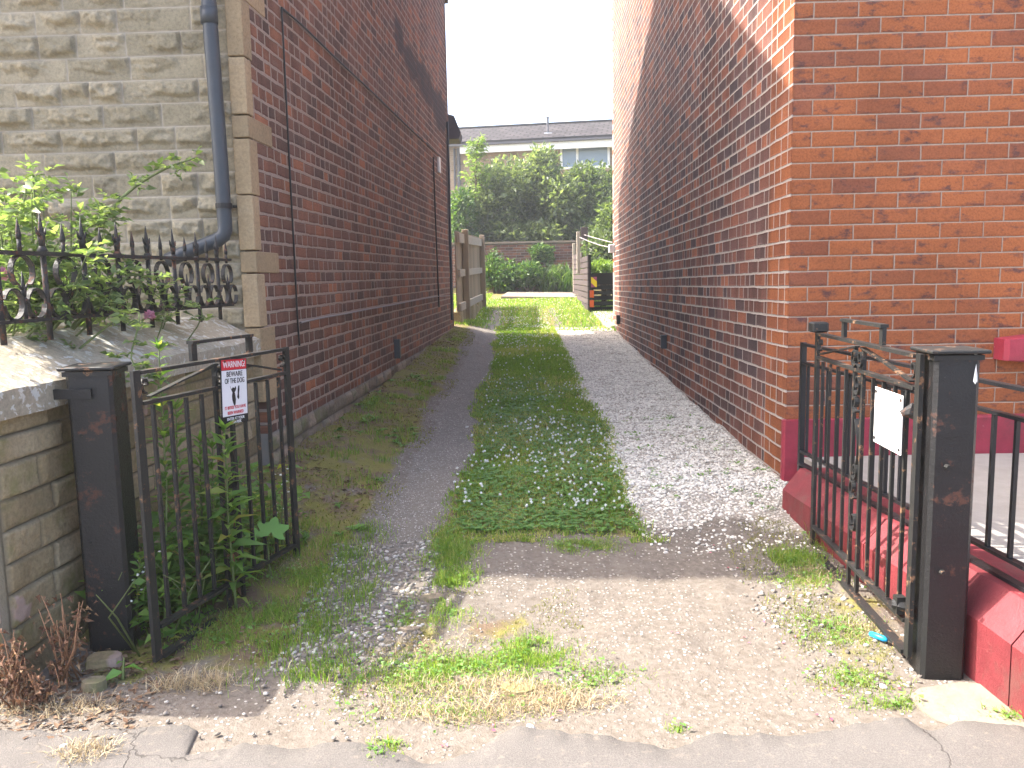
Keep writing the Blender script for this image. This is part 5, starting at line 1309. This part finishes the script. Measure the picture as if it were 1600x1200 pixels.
# moss and litter on the left bank
x, y = inside(26000, -1.75, -.55, 2.55, 13.3); w = (fbm(x * 3, y * 1.5, 40) - .5) * .22; k = (x > OL + .06 * y + .03) & (drift(x, y) + w < -.62) & (fbm(x * 2, y * 2, 72) > .45); x, y = x[k], y[k]
Pm = blades(xyz(x, y, -.003), rng.uniform(.008, .02, len(x)), .004 + .0004 * y, 1.0)
x, y = inside(4000, .95, 1.34, 2.4, 3.9); k = fbm(x * 5, y * 5, 73) > .5; x, y = x[k], y[k]; Pm2 = blades(xyz(x, y, -.003), rng.uniform(.008, .022, len(x)), .0035, 1.0)
x, y = inside(5000, -.6, .25, 2.42, 3.2); k = fbm(x * 5, y * 5, 74) > .52; x, y = x[k], y[k]; Pm3 = blades(xyz(x, y, -.003), rng.uniform(.006, .016, len(x)), .0035, 1.0)
V, F, R = cat([Pm, Pm2, Pm3]); tag(link('moss', V, F, M['moss'], attrs={'rnd': R}), 'olive moss carpeting the bank below the brick gable', 'moss', kind='stuff')
def flat_leaves(x, y, l0, l1, wr): n = len(x); a = rng.uniform(0, 6.28, n); D = np.stack([np.cos(a), np.sin(a), rng.normal(.12, .22, n)], 1); L = rng.uniform(l0, l1, n); return leaves(xyz(x, y, .004), D, L, L * wr, fold=.2, curl=.1, roll=.4)
x, y = inside(5200, -1.75, -.75, 2.7, 12.5); k = (x > OL + .06 * y + .02) & (fbm(x * 2.4, y * 1.6, 75) > .50); q1 = flat_leaves(x[k], y[k], .012, .045, .4)
x, y = inside(1100, -1.95, -1.15, 2.2, 2.75); q2 = flat_leaves(x, y, .010, .036, .45)
V, F, R = cat([q1, q2]); tag(link('leaf_litter', V, F, M['litter'], attrs={'rnd': R}), 'brown leaf litter along the foot of the gable and sandstone wall', 'leaf litter', kind='stuff')
# straw
def straw(px, py, rx, ry, n, h): return patch_blades(px, py, rx, ry, n, h, .0022, 2.6)
V, F, R = cat([straw(780, 1090, .22, .12, 700, .05), straw(850, 1095, .16, .09, 500, .05), straw(720, 1120, .16, .05, 420, .04), straw(620, 1110, .10, .05, 160, .035), straw(130, 1182, .09, .05, 420, .06), straw(300, 1075, .14, .04, 260, .08), straw(90, 1110, .2, .05, 300, .06), straw(1270, 900, .10, .10, 380, .04), straw(1340, 985, .09, .08, 300, .035), straw(330, 1065, .12, .03, 160, .07), straw(640, 1020, .14, .06, 220, .035), straw(450, 880, .10, .08, 160, .04), straw(760, 815, .25, .08, 420, .035), straw(900, 820, .22, .07, 380, .035), straw(830, 800, .3, .06, 260, .03), straw(560, 1060, .15, .1, 160, .03), straw(690, 1010, .2, .12, 300, .03), straw(900, 1100, .15, .05, 300, .04), straw(700, 1075, .25, .06, 500, .045)])
tag(link('straw', V, F, M['straw'], attrs={'rnd': R}), 'dry straw-coloured dead grass on the earth at the lane mouth', 'dead grass', kind='stuff')

# gravel
x, y = inside(52000, .50, 2.0, 3.55, 14.3); y = 3.55 + (y - 3.55) ** 1.45 / (14.3 - 3.55) ** .45; d = drift(x, y); w = (fbm(x * 3, y * 1.5, 40) - .5) * .22 + (fbm(x * 9, y * 9, 41) - .5) * .10
k = (d + w > .62) & (x < OR + .0251 * y - .01) & (rng.random(len(x)) < .06 + .94 * sstep(3.75, 4.45, y + (fbm(x * 5, y * 5, 80, 3) - .5) * .9)); x, y = x[k], y[k]
V, F, R = pebbles(xyz(x, y, .002), rng.uniform(.0045, .0115, len(x)) * (1 + .05 * (y - 4)), .65)
tag(link('pale_gravel', V, F, M['chips'], attrs={'rnd': R}), 'pale limestone gravel along the red brick side wall', 'gravel', kind='stuff')
x, y = inside(6000, -1.0, 1.2, 2.30, 3.95); k = fbm(x * 2.5, y * 2.5, 81) + rng.normal(0, .05, len(x)) > .50; x, y = x[k], y[k]; g1 = pebbles(xyz(x, y, -.001), rng.uniform(.0018, .0060, len(x)), .55)
x, y = inside(1500, -.85, -.35, 2.6, 3.7); g2 = pebbles(xyz(x, y, .0), rng.uniform(.005, .014, len(x)), .55)
x, y = inside(7000, -.74, -.30, 3.5, 8.5); g3 = pebbles(xyz(x, y, -.002), rng.uniform(.002, .0065, len(x)), .5)
x, y = inside(240, .9, 1.42, 2.4, 3.4); g4 = pebbles(xyz(x, y, .001), rng.uniform(.004, .013, len(x)), .6)
x, y = inside(110, -2.0, -.4, 2.2, 2.6); g5 = pebbles(xyz(x, y, .008), rng.uniform(.003, .009, len(x)), .6)
V, F, R = cat([g1, g2, g3, g4, g5]); tag(link('mixed_gravel', V, F, M['grit'], attrs={'rnd': R}), 'loose mixed grit and small stones at the lane mouth and wheel track', 'gravel', kind='stuff')
# red petals blown about
cs_ = [(1150, 895), (1105, 860), (1290, 1125), (1180, 975), (1230, 1000), (1060, 985), (905, 1055), (760, 1140), (820, 1150), (700, 1160), (1250, 900), (1420, 1080), (1160, 1000), (860, 1120), (560, 1090), (1310, 1085)]
Ps = np.array([G(a + random.uniform(-14, 14), b + random.uniform(-8, 8))[:] for (a, b) in cs_ for _ in range(2)]); a = rng.uniform(0, 6.28, len(Ps)); V, F, R = leaves(Ps + np.array([0, 0, .006]), np.stack([np.cos(a), np.sin(a), 0 * a], 1), .014, .010, roll=.3)
tag(link('fallen_petals', V, F, M['pink'], attrs={'rnd': R}), 'fallen pink petals scattered over the lane mouth', 'petals', kind='stuff')

# single stones and litter
def slab(px, py, rx, ry, h, label, mat='found', name='flat_stone'):
    c = G(px, py); n = 11; pts = []
    for k in range(n):
        a = 2 * math.pi * k / n; r = random.uniform(.8, 1.1); x, y = c.x + math.cos(a) * rx * r, c.y + math.sin(a) * ry * r; pts.append(Vector((x, y, c.z - .02)))
    mb = MB(); top = [Vector((lerp(p, c, .12).x, lerp(p, c, .12).y, c.z + h)) for p in pts]; mb.add(pts + top, [tuple(range(n, 2 * n))] + [(i, (i + 1) % n, n + (i + 1) % n, n + i) for i in range(n)]); return tag(mb.out(name, M[mat]), label, 'stone')
slab(810, 1078, .065, .045, .012, 'flat mossy buff stone set in dead grass at the lane mouth', 'lowwall')
slab(675, 935, .055, .035, .012, 'flat pinkish stone sunk between grass tufts near the shadow edge', 'found')
slab(640, 985, .05, .02, .010, 'small flat stone beside the left wheel track', 'found')
slab(165, 1040, .07, .05, .035, 'buff rubble block under the left gatepost', 'lowwall', 'rubble_stone')
slab(150, 1075, .045, .035, .03, 'grey rubble stone in the leaf litter below the post', 'found', 'rubble_stone')
for (a, b, s, lab) in ((829, 1138, .013, 'white pebble at the pavement edge below the mossy stone'), (100, 1170, .016, 'white chip on the pavement beside the dry straw'), (1490, 1125, .012, 'white pebble on the concrete apron by the red wall'), (1380, 1075, .012, 'white pebble beside the foot of the open gate')):
    V, F, R = pebbles(np.array([G(a, b)[:]]) + np.array([[0, 0, s * .4]]), np.array([s]), .6, .15); tag(link('white_pebble', V, F, M['white'], attrs={'rnd': R}), lab, 'pebble')
c = G(1372, 1000); mb = MB(); dd = Vector((.55, -.8, 0)).normalized(); mb.tube([c + dd * -.032 + ZV * .012, c + dd * -.028 + ZV * .012, c + dd * .02 + ZV * .012, c + dd * .034 + ZV * .011], [.007, .0105, .0105, .006], 10)
tag(mb.out('plastic_scrap', M['blue'], smooth=True), 'bright blue plastic scrap lying under the bottom rail of the open gate', 'litter')

# ------------------------------------------------------------------ HAZE
hz = bpy.data.materials.new('summer_haze'); hz.use_nodes = True; hn = hz.node_tree; hn.nodes.clear(); ho = hn.nodes.new('ShaderNodeOutputMaterial'); hv = hn.nodes.new('ShaderNodeVolumePrincipled')
hv.inputs['Color'].default_value = (.95, .95, .93, 1); hv.inputs['Density'].default_value = HAZE; hv.inputs['Anisotropy'].default_value = .55; hn.links.new(hv.outputs[0], ho.inputs['Volume'])
mb = MB(); mb.box(Vector((0, 30, 4.2)), 120, 90, 12.4); ob = mb.out('haze', hz); tag(ob, kind='stuff')

# ------------------------------------------------------------------ LIGHT
tdir = Vector((.80, -.12, -1.0)).normalized(); sun_d = -tdir
sl_ = bpy.data.lights.new('sun', 'SUN'); sl_.energy = 2.65; sl_.angle = math.radians(.55); sl_.color = (1, .955, .88)
so_ = bpy.data.objects.new('sun', sl_); COL.objects.link(so_); so_.rotation_euler = tdir.to_track_quat('-Z', 'Y').to_euler()
wd_ = bpy.data.worlds.new('World'); SC.world = wd_; wd_.use_nodes = True; nt = wd_.node_tree; nt.nodes.clear()
sk = nt.nodes.new('ShaderNodeTexSky'); sk.sky_type = 'NISHITA'; sk.sun_disc = False; sk.sun_elevation = math.asin(sun_d.z); sk.sun_rotation = math.atan2(sun_d.x, sun_d.y)
sk.air_density = .8; sk.dust_density = 5.0; sk.ozone_density = .4
bg = nt.nodes.new('ShaderNodeBackground'); bg.inputs[1].default_value = .15; ow = nt.nodes.new('ShaderNodeOutputWorld')
nt.links.new(sk.outputs[0], bg.inputs[0]); nt.links.new(bg.outputs[0], ow.inputs[0])
SC.view_settings.view_transform = 'Standard'; SC.view_settings.look = 'None'; SC.view_settings.exposure = 2.55; SC.view_settings.gamma = 1
SC.render.engine = 'CYCLES'; SC.cycles.max_bounces = 8; SC.cycles.diffuse_bounces = 4; SC.cycles.use_denoising = True
